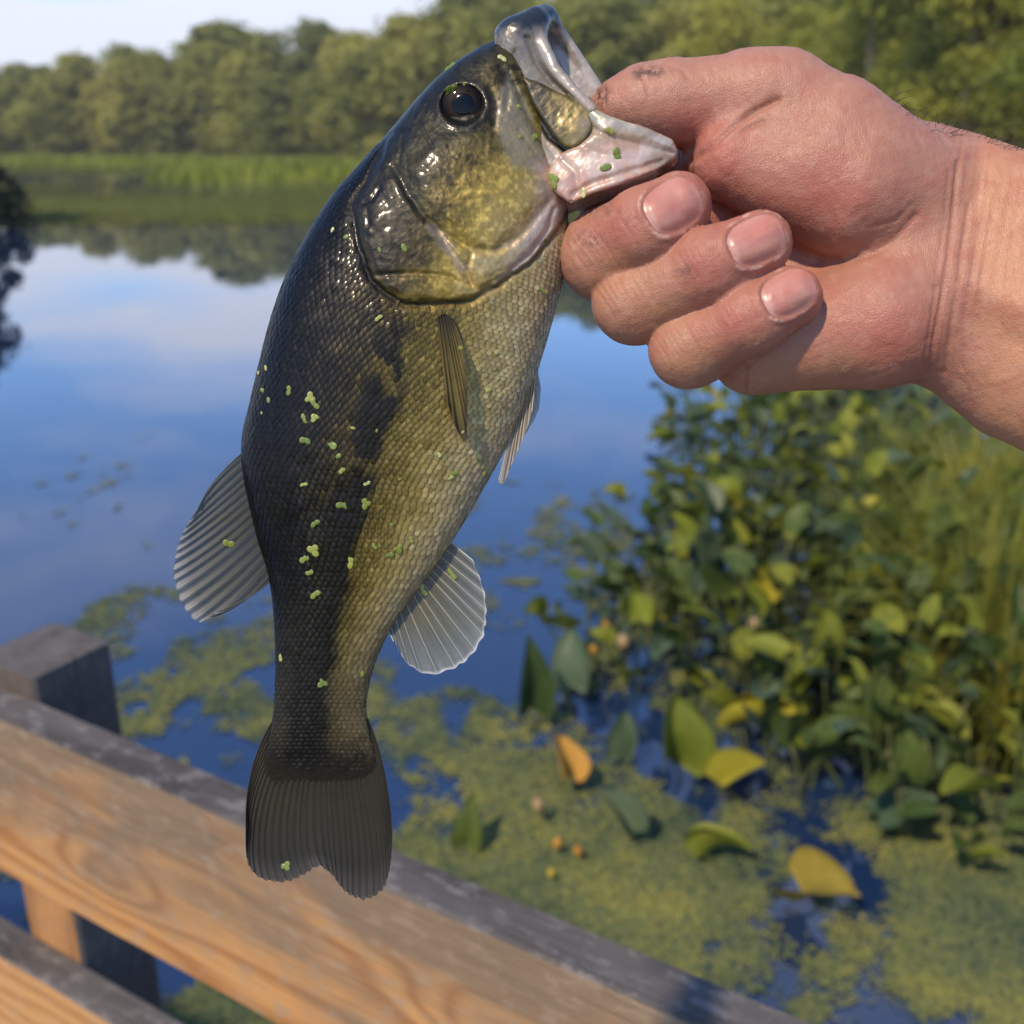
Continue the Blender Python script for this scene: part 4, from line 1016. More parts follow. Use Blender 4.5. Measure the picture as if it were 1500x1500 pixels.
def make_fin(name, B, O, nr, zf, cols, mat, rayw=1.6, Mid=None, scallop=3.0, ray_gain=1.5, thick=0.16, ray_t=None, fold=0.35):
    nt, nsg = nr * 8 + 1, 44
    Bc, Oc = polyarc(B, nt), polyarc(O, nt); Mc = polyarc(Mid, nt) if Mid is not None else (Bc + Oc) / 2
    t = np.linspace(0, 1, nt)[:, None]; s = np.linspace(0, 1, nsg)[None, :]
    w0, w1, w2 = (1 - s) * (1 - 2 * s), 4 * s * (1 - s), s * (2 * s - 1)
    px = Bc[:, None, 0] * w0 + Mc[:, None, 0] * w1 + Oc[:, None, 0] * w2
    py = Bc[:, None, 1] * w0 + Mc[:, None, 1] * w1 + Oc[:, None, 1] * w2
    jit = np.cumsum(0.75 + .5 * np.random.default_rng(nr).random(nr)); jit = np.concatenate([[0], jit]); jit *= nr / jit[-1]
    phase = np.interp(t, jit / nr, np.arange(nr + 1))
    sc_ = scallop * (0.5 - 0.5 * np.cos(2 * math.pi * phase)) * s ** 6 + 2.5 * (fbm(phase * 1.7, 0, 0, 77) - .5) * s ** 5
    dx, dy = Oc[:, 0] - Bc[:, 0], Oc[:, 1] - Bc[:, 1]; L = np.hypot(dx, dy) + 1e-6
    px = px - sc_ * (dx / L)[:, None]; py = py - sc_ * (dy / L)[:, None]
    zc = zf(px, py, s + 0 * t, t + 0 * s) + fold * np.sin(2 * math.pi * phase) * (0.3 + s)     # slight fan folds
    tk = thick * (1 - .6 * s) + 0 * t
    tk = tk * smooth(0, .04, t) * smooth(1, .96, t) * smooth(1.0, .95, s) + .02
    top = fp(px, py, zc + tk); bot = fp(px, py, zc - tk)
    c = lerp_stops(s + 0 * t, cols) * (0.8 + .4 * fbm(phase * 3 + 0 * s, s * 3 + 0 * t, 0, 5)[..., None])
    V = np.concatenate([top.reshape(-1, 3), bot.reshape(-1, 3)]); n1 = nt * nsg
    i, j = np.meshgrid(np.arange(nt - 1), np.arange(nsg - 1), indexing='ij')
    q = np.stack([i * nsg + j, (i + 1) * nsg + j, (i + 1) * nsg + j + 1, i * nsg + j + 1], -1).reshape(-1, 4)
    F = [q, q[:, ::-1] + n1]
    rim = np.concatenate([np.arange(nsg), (np.arange(1, nt)) * nsg + nsg - 1, (nt - 1) * nsg + np.arange(nsg - 2, -1, -1), np.arange(nt - 2, 0, -1) * nsg])
    r2 = np.roll(rim, -1); F.append(np.stack([r2, rim, rim + n1, r2 + n1], -1))
    Fa = np.vstack(F)
    me = mesh_from(name, V, Fa, [mat], np.concatenate([c.reshape(-1, 3)] * 2))
    fo = link(name, me, bass); fin_meshes.append((V, Fa))
    for k in range(nr + 1):
        ti = int(round(min(nt - 1, max(0, jit[k] * 8)))); sid = np.linspace(0, nsg - 2, 22).astype(int)
        rx, ry, rz = px[ti, sid], py[ti, sid], zc[ti, sid]
        ss = sid / (nsg - 1.0)
        rad = rayw * (1 - .62 * ss) * 0.1 * (1.25 if k in (0, nr) else 1.0)
        tang = np.stack([np.gradient(rx), np.gradient(ry)], -1); tang /= np.linalg.norm(tang, axis=1, keepdims=True) + 1e-9
        nxp, nyp = -tang[:, 1], tang[:, 0]
        RV, RC = [], []
        for a in range(6):
            an = 2 * math.pi * a / 6
            RV.append(fp(rx + nxp * rad * 5 * math.cos(an), ry + nyp * rad * 5 * math.cos(an), rz + rad * 1.1 * math.sin(an)))
            RC.append(lerp_stops(ss, cols) * ray_gain + .01)
        RV = np.stack(RV, 1).reshape(-1, 3); RC = np.clip(np.stack(RC, 1).reshape(-1, 3), 0, .8)
        RF = [(i * 6 + a, i * 6 + (a + 1) % 6, (i + 1) * 6 + (a + 1) % 6, (i + 1) * 6 + a) for i in range(21) for a in range(6)]
        link('fin_ray', mesh_from('fin_ray', RV, np.array(RF), [m_ray], RC), fo)
    return fo
flat = lambda z0, bend=0.0: (lambda px, py, s, t: z0 + bend * s ** 2)
make_fin('dorsal_fin', [(366, 655), (370, 702), (380, 755), (393, 802), (404, 843)], [(292, 740), (266, 782), (254, 826), (257, 862), (270, 892), (291, 912), (318, 896)], 15, flat(0, 2.5),
         [(0, (.060, .060, .036)), (.5, (.11, .12, .098)), (.80, (.16, .175, .165)), (1, (.36, .38, .39))], m_fin, 2.4, ray_gain=.45, Mid=[(318, 700), (313, 738), (312, 785), (318, 825), (331, 862), (347, 884), (362, 876)])
make_fin('anal_fin', [(652, 788), (630, 826), (598, 864), (572, 892), (560, 906)], [(694, 822), (710, 866), (713, 906), (704, 942), (678, 972), (634, 989), (598, 974), (577, 940)], 13, flat(0, 3.0),
         [(0, (.18, .125, .05)), (.25, (.17, .16, .105)), (.7, (.20, .225, .205)), (.96, (.25, .28, .275)), (1, (.75, .78, .8))], m_fin, 2.4, ray_gain=2.1)
make_fin('tail_fin', [(406, 1046), (425, 1090), (468, 1104), (510, 1090), (533, 1042)], [(360, 1215), (362, 1262), (380, 1286), (415, 1293), (442, 1284), (466, 1270), (486, 1282), (505, 1306), (535, 1318), (562, 1302), (572, 1268), (575, 1225)], 34, flat(0, 4.0),
         [(0, (.020, .016, .008)), (.35, (.032, .028, .015)), (.8, (.028, .026, .018)), (1, (.065, .062, .058))], m_fin_dark, 1.9, ray_gain=.55, fold=.16,
         Mid=[(370, 1124), (373, 1172), (392, 1198), (424, 1205), (448, 1206), (466, 1204), (484, 1206), (505, 1208), (530, 1204), (552, 1186), (560, 1150), (561, 1122)], scallop=2.5)
def on_body(px, py, s, t, lift=0.8):
    out = np.zeros(np.shape(px)); f = px.ravel(), py.ravel(); o = out.ravel()
    zprev = 16.0
    for n in range(len(f[0])):
        x, y = f[0][n], f[1][n]
        z = zprev
        for _ in range(2):
            p = fp(x, y, z); hit = body_bvh.ray_cast(Vector((p[0], p[1], 0.09)), Vector((0, 0, -1)))
            if hit[0] is not None: z = hit[0].z * 1000 + 0.02 * (y - 200)
        o[n] = z; zprev = z
    return o.reshape(np.shape(px)) + lift + 0.3 + 3.2 * np.asarray(s) ** 1.5
make_fin('pectoral_fin', [(642, 466), (652, 460), (664, 468)], [(655, 590), (668, 628), (683, 650), (684, 618), (684, 560), (682, 520)], 7, on_body,
         [(0, (.03, .024, .012)), (.3, (.14, .11, .03)), (.7, (.20, .16, .05)), (1, (.08, .065, .035))], m_fin_dark, 3.2, ray_gain=.5, scallop=1.5)
make_fin('pelvic_fin', [(758, 600), (770, 580), (784, 556)], [(730, 706), (737, 709), (752, 676), (770, 634), (779, 604)], 6, flat(3.5, 2.0),
         [(0, (.30, .24, .15)), (.5, (.34, .30, .22)), (1, (.42, .40, .36))], m_fin, 3.0, ray_gain=1.0, scallop=1.5)
make_fin('pelvic_fin', [(768, 590), (778, 570), (786, 545)], [(748, 672), (768, 640), (788, 604), (792, 570), (789, 544)], 6, flat(-4.5, -2.0),
         [(0, (.24, .23, .19)), (.5, (.36, .38, .36)), (1, (.5, .54, .55))], m_fin, 2.5, ray_gain=1.2, scallop=1.5)

# jaws, modelled as solids
def slab_sdf(X, Y, Z, poly, zc, half, rnd):
    k = (300.0 - Z) / 1500.0
    d2 = poly_sdf(750 + X / k, 750 - Y / k, poly) * 0.2 + rnd
    dz = np.abs(Z - zc) - half + rnd
    return np.minimum(np.maximum(d2, dz), 0) + np.hypot(np.maximum(d2, 0), np.maximum(dz, 0)) - rnd
def jp(px, py, z): return fp(px, py, z) * 1000
def jaw_part(name, fn, lo, hi, h, colfn, mat, label=None, grooves=()):
    P, Q = sdf_mesh(fn, lo, hi, h, 8)
    N = mesh_normals(P, Q); qx, qy = to_px(P)
    dsp = (fbm(qx / 8, qy / 8, P[:, 2] / 2, 91) - .5) * 0.28 + (fbm((qx + qy) / 7, (qx - qy) / 34, P[:, 2] / 4, 92) - .5) * .18
    for pl, dep, w in grooves: dsp -= dep * np.exp(-(line_dist(qx, qy, pl) / w) ** 2) * (N[:, 2] > .1)
    P = P + N * dsp[:, None]
    c = colfn(qx, qy, P[:, 2], N)
    o = link(name, mesh_from(name, P * .001, Q, [mat], np.clip(c, .003, .8)), bass)
    if label: o['label'] = label
    fin_meshes.append((P * .001, Q)); return o
Mj = Mat('jaw_skin'); Mj.color(Mj.attr()).set(Roughness=.30, Metallic=.15, Coat_Weight=.6, Coat_Roughness=.10, Subsurface_Weight=.35, Subsurface_Radius=(1.0, .5, .35), Subsurface_Scale=.003)
jn = Mj.noise(700, 3, .6, Mj.coord('Object')); Mj.bump(jn, .3, .0004)

UP_NEAR = [(742, 58), (762, 44), (780, 28), (788, 40), (798, 72), (814, 104), (840, 134), (869, 160), (866, 178), (846, 180), (800, 150), (768, 126), (744, 104)]
MEMB = [(744, 100), (770, 122), (800, 160), (836, 208), (842, 222), (828, 246), (806, 248), (776, 212), (752, 160)]
SLIT = [(770, 128), (786, 168), (806, 200), (830, 219)]
UP_FAR = [(776, 34), (800, 20), (814, 36), (836, 66), (860, 102), (880, 130), (872, 150), (850, 140), (820, 100), (796, 60)]
def upper_fn(X, Y, Z):
    d = slab_sdf(X, Y, Z, UP_NEAR, 7.0, 2.6, 1.6)
    lip = chain(X, Y, Z, [(jp(784, 32, 2.5), 2.3), (jp(795, 66, 6.5), 1.9), (jp(813, 104, 8.5), 1.9), (jp(840, 134, 10), 1.7), (jp(866, 160, 11), 1.6)])
    mem = slab_sdf(X, Y, Z, MEMB, 6.6, 2.4, 1.6); d = smin(d, mem, 2.0)
    d = smin(d, lip, 2.0)
    far = slab_sdf(X, Y, Z, UP_FAR, -6.0, 1.3, 1.0)
    flip = chain(X, Y, Z, [(jp(799, 24, -1), 2.3), (jp(832, 62, -6), 1.5), (jp(858, 100, -7.5), 1.4), (jp(877, 131, -8), 1.4)])
    far = smin(far, flip, 2.0)
    tip = chain(X, Y, Z, [(jp(764, 50, 3), 4.6), (jp(786, 32, 2), 3.6), (jp(799, 26, -2), 2.8)])
    back = capsule(X, Y, Z, jp(752, 62, 2), jp(764, 118, 0), 6.0, 7.5)
    return smin(smin(smin(d, tip, 4), far, 3.5), back, 4)
def upper_col(px, py, z, N):
    n = fbm(px / 9, py / 9, z / 3, 12)
    c = np.tile(np.array([.25, .225, .175]), (len(px), 1))
    tip = smooth(62, 30, py + (n - .5) * 26)[:, None]
    c = c * (1 - tip) + np.array([.020, .028, .034]) * tip
    inn = smooth(0, -4, z)[:, None] * smooth(40, 70, py)[:, None]; c = c * (1 - inn) + np.array([.40, .35, .29]) * inn
    lip = smooth(10, 4, np.minimum(line_dist(px, py, [(784, 32), (795, 66), (813, 104), (840, 134), (866, 160)]), line_dist(px, py, [(806, 34), (832, 62), (858, 100), (877, 131)])))[:, None] * smooth(30, 66, py)[:, None]
    c = c * (1 - lip * .75) + np.array([.47, .43, .37]) * lip * .75
    dk = (smooth(.5, .62, n) * smooth(790, 745, px + (n - .5) * 20))[:, None]
    c = c * (1 - .6 * dk)
    sl = smooth(9, 3, line_dist(px, py, [(776, 58), (790, 92), (808, 118), (832, 142)]))[:, None]; c = c * (1 - .35 * sl)
    pink = smooth(120, 150, py)[:, None] * .4; c = c * (1 - pink) + np.array([.46, .36, .28]) * pink
    mm = smooth(4, -6, poly_sdf(px, py, MEMB))[:, None] * smooth(100, 130, py)[:, None]; c = c * (1 - mm) + np.array([.40, .34, .27]) * mm
    sd = smooth(9, 4, line_dist(px, py, SLIT))[:, None]; c = c * (1 - .95 * sd) + np.array([.016, .015, .010]) * .95 * sd
    return c * (0.75 + .5 * n[:, None])
jaw_part('upper_jaw', upper_fn, (-5, 92, -16), (32, 152, 20), 0.38, upper_col, Mj.m, 'raised upper jaw with dark tip and pale wet lips',
         [([(772, 56), (786, 92), (806, 120), (836, 146)], .8, 5), ([(752, 78), (764, 110), (782, 134)], .6, 5), (SLIT, 1.2, 6), ([(762, 150), (790, 196), (812, 226)], .5, 5)])

MAX_P = [(764, 112), (790, 120), (824, 138), (852, 150), (868, 162), (867, 186), (856, 206), (838, 217), (826, 214), (812, 200), (795, 176), (780, 152)]
def max_fn(X, Y, Z):
    k = (300.0 - Z) / 1500.0
    qx, qy = 750 + X / k, 750 - Y / k
    zc = 9.6 + (qx - 780) * 0.014 + 0.8 * np.exp(-((qx - 838) / 26) ** 2 - ((qy - 185) / 24) ** 2)
    return slab_sdf(X, Y, Z, MAX_P, zc, 1.5, 1.1) * .9
def max_col(px, py, z, N):
    n, m = fbm(px / 6, py / 6, z, 14), fbm(px / 20, py / 20, z / 4, 15)
    g = lerp_stops((px - 775) / 90 + (m - .5) * .7, [(0, (.07, .06, .034)), (.30, (.045, .038, .014)), (.6, (.15, .118, .032)), (.85, (.27, .21, .075)), (1.1, (.28, .22, .14))])
    return g * (0.6 + .8 * n[:, None])
Mm = Mat('maxilla_skin'); Mm.color(Mm.attr()).set(Roughness=.40, Metallic=.4, Coat_Weight=.6, Coat_Roughness=.1); Mm.bump(Mm.noise(600, 3, .6, Mm.coord('Object')), .25, .0003)
jaw_part('maxilla', max_fn, (0, 102, 4), (28, 128, 20), 0.34, max_col, Mm.m, 'gold-flecked upper lip plate')

LOW = [(812, 232), (826, 222), (846, 214), (868, 196), (886, 186), (920, 188), (952, 196), (980, 208), (990, 220), (984, 236), (958, 252), (915, 268), (868, 284), (836, 298), (818, 286), (806, 262)]
def low_fn(X, Y, Z):
    k = (300.0 - Z) / 1500.0
    qx = 750 + X / k
    zc = np.interp(qx, [800, 850, 900, 950, 990], [9.5, 11.5, 12.5, 10.5, 8.0])
    near = slab_sdf(X, Y, Z, LOW, zc, 1.5, 1.3) * .9
    bulge = chain(X, Y, Z, [(jp(826, 264, 8.5), 4.6), (jp(880, 252, 10), 3.4), (jp(930, 238, 9.5), 2.8), (jp(974, 224, 7), 2.4)])
    near = smin(near, bulge, 2.5)
    far = chain(X, Y, Z, [(jp(826, 270, -9), 4.2), (jp(900, 262, -11), 3.2), (jp(966, 244, -7), 2.8), (jp(980, 232, 4), 2.6), (jp(978, 226, 7), 2.4)])
    floor = chain(X, Y, Z, [(jp(830, 288, 0), 5.0), (jp(890, 276, 0), 3.0), (jp(950, 256, 0), 2.2)])
    lip = chain(X, Y, Z, [(jp(868, 168, 10.5), 1.0), (jp(900, 180, 12.5), 1.3), (jp(945, 194, 11.5), 1.4), (jp(978, 210, 9), 1.3)])
    frill = capsule(X, Y, Z, jp(884, 192, 11.5), jp(868, 168, 10.5), 2.2, 1.0)
    return smin(smin(smin(smin(near, far, 2), floor, 5), lip, 2), frill, 3)
def low_col(px, py, z, N):
    n, m = fbm(px / 8, py / 8, z / 2, 24), fbm(px / 30, py / 30, z / 5, 25)
    c = lerp_stops((py - (232 - .12 * (px - 830))) / 60 + (m - .5) * .6, [(-.8, (.36, .33, .23)), (-.2, (.46, .31, .23)), (.1, (.58, .45, .37)), (.5, (.55, .35, .27)), (1, (.50, .28, .21))])
    tip = smooth(925, 985, px)[:, None]; c = c * (1 - .65 * tip) + np.array([.14, .13, .085]) * .65 * tip
    lip = smooth(9, 3, line_dist(px, py, [(868, 168), (900, 180), (945, 194), (978, 210)]))[:, None]; c = c * (1 - .5 * lip) + np.array([.42, .42, .36]) * .5 * lip
    sil = smooth(.52, .66, m)[:, None] * .5; c = c * (1 - sil) + np.array([.62, .58, .53]) * sil
    return c * (.8 + .4 * n[:, None])
jaw_part('lower_jaw', low_fn, (8, 86, -20), (52, 124, 22), 0.38, low_col, Mj.m, 'pale pinkish lower jaw held under the thumb',
         [([(872, 190), (905, 203), (950, 214), (986, 224)], 1.0, 5), ([(838, 284), (872, 266), (920, 252), (970, 236)], .8, 5), ([(822, 232), (842, 250), (846, 276), (838, 296)], .8, 5), ([(856, 216), (880, 226), (930, 232)], .4, 6)])

# eyes
Mi = Mat('iris'); gi = Mi.node('ShaderNodeTexGradient'); gi.gradient_type = 'SPHERICAL'
Mi.color(Mi.attr()).set(Roughness=.5, Specular_IOR_Level=.08, Coat_Weight=.15, Coat_Roughness=.03)
Mp = Mat('pupil').set(Base_Color=(.002, .003, .005), Roughness=.12, Specular_IOR_Level=.2, Coat_Weight=.15, Coat_Roughness=.02).m
def dome(rx, ry, bulge, nr=16, na=48):
    V, F, T = [], [], []
    for i in range(nr + 1):
        r = i / nr
        for a in range(na):
            an = 2 * math.pi * a / na
            V.append((rx * r * math.cos(an), ry * r * math.sin(an), bulge * math.sqrt(max(0, 1 - r * r * .96)) - bulge * .2)); T.append(r)
    for i in range(nr):
        for a in range(na): F.append((i * na + a, (i + 1) * na + a, (i + 1) * na + (a + 1) % na, i * na + (a + 1) % na))
    return np.array(V), F, np.array(T)
for sg in (1, -1):
    hitp = body_bvh.ray_cast(Vector((0, 0, .3)), Vector(((P_EYE[0] - 750) / 1500, (750 - P_EYE[1]) / 1500, -1)).normalized())[0]
    k = fp(*P_EYE, 0) * 1000
    hz = float(body_eval(S_[np.argmin(np.abs(S_[:, 0] - 668) + np.abs(S_[:, 1] - 92))][None, :], np.array([math.pi * .36]))[2][0])
    V, F, T = dome(6.0, 5.5, 1.6)
    col = lerp_stops(T, [(0, (.008, .007, .007)), (.5, (.006, .004, .003)), (.58, (.022, .012, .006)), (.66, (.008, .005, .004)), (.9, (.005, .004, .004)), (1, (.003, .003, .003))])
    e = link('eye', mesh_from('eye', V * .001, F, [Mi.m], col), bass)
    zc_ = hitp.z * 1000 - k[2]
    e.matrix_local = Matrix.Translation(Vector(fp(*P_EYE, sg * (zc_ + .25)).tolist())) @ (Matrix.Identity(4) if sg > 0 else Matrix.Rotation(math.pi, 4, 'Y')) @ Matrix.Rotation(-.10, 4, 'Y') @ Matrix.Rotation(.10, 4, 'X')
    V2, F2, _ = dome(3.2, 3.0, .45, 10, 36)
    p = link('pupil', mesh_from('pupil', V2 * .001, F2, [Mp]), e); p.location = (0.0004, -.0002, .00104)

# ------------------------------------------------------------------ duckweed stuck to the fish
Md = Mat('duckweed'); oi = Md.node('ShaderNodeObjectInfo')
Md.color(Md.ramp(oi.outputs['Random'], [(0, (.11, .17, .02)), (.45, (.20, .25, .03)), (.75, (.30, .33, .06)), (1, (.45, .46, .20))])).set(Roughness=.35, Coat_Weight=.5, Subsurface_Weight=.1, Subsurface_Scale=.001)
def frond_mesh(lobes, seed):
    r = np.random.default_rng(seed); V, F = [], []
    for k in range(lobes):
        a0 = k * 2.3 + r.random() * .6; off = (0 if lobes == 1 else .75); cx_, cy_ = math.cos(a0) * off, math.sin(a0) * off
        rx, ry = .95 + .2 * r.random(), .7 + .2 * r.random(); o = len(V)
        V.append((cx_, cy_, .42))
        for ring, zz in ((.6, .36), (1.0, .1), (.9, -.1)):
            for s in range(12):
                an = s * math.pi / 6; x, y = rx * ring * math.cos(an), ry * ring * math.sin(an)
                V.append((cx_ + x * math.cos(a0) - y * math.sin(a0), cy_ + x * math.sin(a0) + y * math.cos(a0), zz + .05 * r.normal()))
        for s in range(12):
            F.append((o, o + 1 + s, o + 1 + (s + 1) % 12))
            for q in (0, 1): F.append((o + 1 + q * 12 + s, o + 13 + q * 12 + s, o + 13 + q * 12 + (s + 1) % 12, o + 1 + q * 12 + (s + 1) % 12))
        F.append(tuple(o + 25 + s for s in range(11, -1, -1)))
    return mesh_from('duckweed', V, F, [Md.m])
fronds = [frond_mesh(1, 1), frond_mesh(2, 2), frond_mesh(3, 3), frond_mesh(1, 4)]
allV, allF = [V_ for V_ in ()], []
bv_list = [(V_, F_) for V_, F_ in fin_meshes] + [(np.array([v.co[:] for v in body_me.vertices]), Fq), (SVx, SFt)]
bvhs = [BVHTree.FromPolygons(np.asarray(a).tolist(), np.asarray(b).tolist()) for a, b in bv_list]
e_v = [o for o in bass.children if o.name.startswith('eye')][0]
DW = [(389, 539, 5, 0), (378, 546, 4, 0), (385, 572, 6, 0), (393, 586, 5, 0), (383, 605, 4, 0), (424, 572, 7, 1), (455, 582, 7, 2), (460, 593, 6, 1), (445, 614, 6, 1), (462, 612, 7, 2), (447, 644, 7, 1), (485, 652, 8, 1),
      (496, 668, 7, 0), (517, 627, 5, 0), (500, 689, 6, 1), (445, 709, 5, 1), (503, 739, 8, 1), (535, 738, 6, 2), (552, 631, 4, 0), (461, 766, 7, 1), (445, 818, 7, 1), (459, 807, 7, 2), (454, 840, 6, 1), (461, 870, 7, 1), (515, 824, 7, 1),
      (573, 768, 5, 0), (548, 801, 4, 1), (571, 814, 6, 1), (585, 804, 6, 2), (602, 791, 5, 1), (667, 694, 6, 1), (660, 700, 5, 1), (702, 669, 7, 0), (711, 690, 6, 1), (644, 665, 4, 1), (716, 571, 6, 0), (728, 516, 6, 0), (726, 541, 5, 0),
      (674, 510, 6, 0), (678, 633, 4, 0), (335, 798, 8, 1), (661, 841, 7, 1), (410, 964, 5, 1), (472, 1000, 7, 2), (618, 864, 7, 1), (554, 465, 5, 1), (586, 702, 4, 0), (538, 709, 4, 1), (418, 1268, 8, 2),
      (661, 132, 8, 2), (680, 123, 5, 0), (736, 84, 7, 1), (782, 200, 7, 1), (760, 156, 6, 0), (810, 264, 9, 2), (887, 245, 9, 0), (902, 227, 9, 1), (894, 190, 6, 1), (834, 168, 5, 0), (762, 200, 5, 0), (592, 363, 7, 0), (556, 366, 6, 0),
      (856, 282, 5, 1), (823, 356, 5, 1), (795, 425, 5, 1), (799, 352, 5, 0), (671, 88, 8, 1), (660, 98, 7, 1), (507, 347, 6, 0), (487, 337, 5, 0), (531, 984, 5, 1)]
for n, (x, y, s, kind) in enumerate(DW):
    best = None
    d_ = Vector(((x - 750) / 1500, (750 - y) / 1500, -1)).normalized()
    for b in bvhs:
        h = b.ray_cast(Vector((0, 0, 0.30)), d_)
        if h[0] is not None and (best is None or h[3] < best[3]): best = h
    if best is None: continue
    nrm = best[1] if best[1].dot(d_) < 0 else -best[1]
    nrm = (nrm * 1.0 - d_ * 0.6).normalized()
    o = link('duckweed', fronds[kind])
    s = s * .0002 * .72 * best[3] / .3
    pos = best[0] - d_ * .00025 if (x, y) not in ((661, 132), (680, 123)) else best[0] - d_ * .0028
    Rm = nrm.to_track_quat('Z', 'Y').to_matrix().to_4x4() @ Matrix.Rotation(random.random() * 6.28, 4, 'Z')
    o.matrix_world = LOCAL @ Matrix.Translation(pos) @ Rm @ Matrix.Diagonal((s * random.uniform(.75, 1.2), s * random.uniform(.75, 1.15), s * .3, 1))
    where = ('head' if y < 300 or (y < 440 and x > 525) else ('tail fin' if y > 1100 else ('dorsal fin' if x < 350 else ('anal fin' if (x, y) == (661, 841) else ('dark back' if x < 470 else 'pale belly' if x > 630 else 'scaly flank')))))
    tag(o, 'tiny green duckweed speck stuck to the %s of the bass' % where, 'duckweed', 'duckweed on the %s of the bass' % where)

by_grp = {}
for o in bpy.data.objects:
    if o.get('category') == 'duckweed': by_grp.setdefault(o['group'], []).append(o)
for g_, L_ in by_grp.items():
    L_.sort(key=lambda o: -o.matrix_world.translation.z)
    for n, o in enumerate(L_):
        if len(L_) > 1: o['label'] = 'duckweed speck, %s from the top on the %s of the bass' % (ordinal(n + 1), g_[len('duckweed on the '):-len(' of the bass')])

# ------------------------------------------------------------------ the hand that holds the bass
PALM_G = [(hp(1345, 300, -8), 14, hp(1095, 245, -14), 11), (hp(1350, 350, -8), 14, hp(1085, 315, -16), 12), (hp(1350, 410, -8), 14, hp(1090, 395, -14), 12), (hp(1345, 460, -6), 14, hp(1105, 478, -10), 12)]
ELB = hp(2500, 900, 60)
def hand_fn(X, Y, Z):
    # palm, heel of the hand, wrist and forearm
    b = None
    for a, ra, c, rc in PALM_G:
        q = capsule(X, Y, Z, a, c, ra, rc); b = q if b is None else smin(b, q, 9)
    hypo = capsule(X, Y, Z, hp(1108, 508, 0), hp(1272, 478, 5), 14, 17.2)
    b = smin(b, hypo, 7)
    heel = capsule(X, Y, Z, hp(1290, 470, 5), hp(1335, 455, 3), 17.5, 16)
    b = smin(b, heel, 8)
    w1 = chain(X, Y, Z, [(hp(1345, 268, -4), 17), (hp(1400, 282, -3), 16.8), (hp(1500, 330, 4), 19), (hp(1750, 440, 22), 22), (ELB + np.array([0, 12, 0]), 27)])
    w2 = chain(X, Y, Z, [(hp(1345, 448, 0), 17.5), (hp(1400, 480, 0), 18), (hp(1500, 545, 6), 20), (hp(1750, 640, 22), 23), (ELB - np.array([0, 14, 0]), 27)])
    w3 = chain(X, Y, Z, [(hp(1340, 360, 1), 17), (hp(1400, 380, 1), 17.5), (hp(1500, 440, 8), 20), (hp(1750, 540, 26), 24), (ELB, 30)])
    w = smin(smin(w1, w2, 14), w3, 12)
    b = smin(b, w, 9)
    ten = capsule(X, Y, Z, hp(1386, 395, 15.5), hp(1500, 455, 25), 1.6, 1.6); b = smin(b, ten, 9)
    # ball of the thumb and thumb
    th_ = capsule(X, Y, Z, hp(1075, 238, 6), hp(1238, 283, 7), 11.5, 18.5)
    th2 = chain(X, Y, Z, [(hp(1325, 290, 2), 18.5), (hp(1215, 205, 5), 18), (hp(1130, 152, 4), 14.2)])
    a = smin(th_, th2, 10)
    tb = chain(X, Y, Z, [(hp(1140, 150, 4), 14.4), (hp(1095, 146, 3), 13.2), (hp(1040, 150, 1.5), 11.6), (hp(985, 151, 0), 11.7), (hp(940, 154, -.5), 10.8), (hp(906, 160, -1), 8.6)], 3)
    a = smin(a, tb, 3.5)
    d = smin(a, b, 4.0)
    d = smin(d, capsule(X, Y, Z, hp(1040, 235, -6), hp(1090, 250, -8), 8, 10), 4)
    # fingers: root behind the palm, bend at the left, middle and end joints coming back in front
    def finger(mcp, pip, dip, tip, r):
        f = chain(X, Y, Z, [(mcp, r[0]), (pip, r[1])])
        g = chain(X, Y, Z, [(pip, r[1] * 1.0), (((pip + dip) / 2), r[1] * .925), (dip, r[2]), (tip, r[3])], 2.5)
        return smin(f, g, 5)
    fm = finger(hp(1110, 300, -20), hp(886, 374, 1), hp(946, 336, 12), hp(992, 304, 13), (12, 12.2, 11.7, 9.7))
    fr_ = finger(hp(1120, 385, -17), hp(930, 444, 4), hp(1042, 392, 17), hp(1112, 358, 18), (11.5, 11.2, 10.9, 9.1))
    fl = finger(hp(1130, 470, -13), hp(1008, 512, 7), hp(1096, 468, 18), hp(1160, 436, 19), (11, 10.3, 9.9, 8.5))
    fi = chain(X, Y, Z, [(hp(1095, 245, -14), 11), (hp(930, 282, -20), 9.5), (hp(884, 302, -16), 8)])
    d = smin(d, fi, 2.5)
    for f in (fl, fr_, fm): d = smin(d, f, 0.9)
    return d
HP, HQ = sdf_mesh(hand_fn, (8, -62, -46), (300, 152, 100), 0.62, 16)
HN = mesh_normals(HP, HQ)
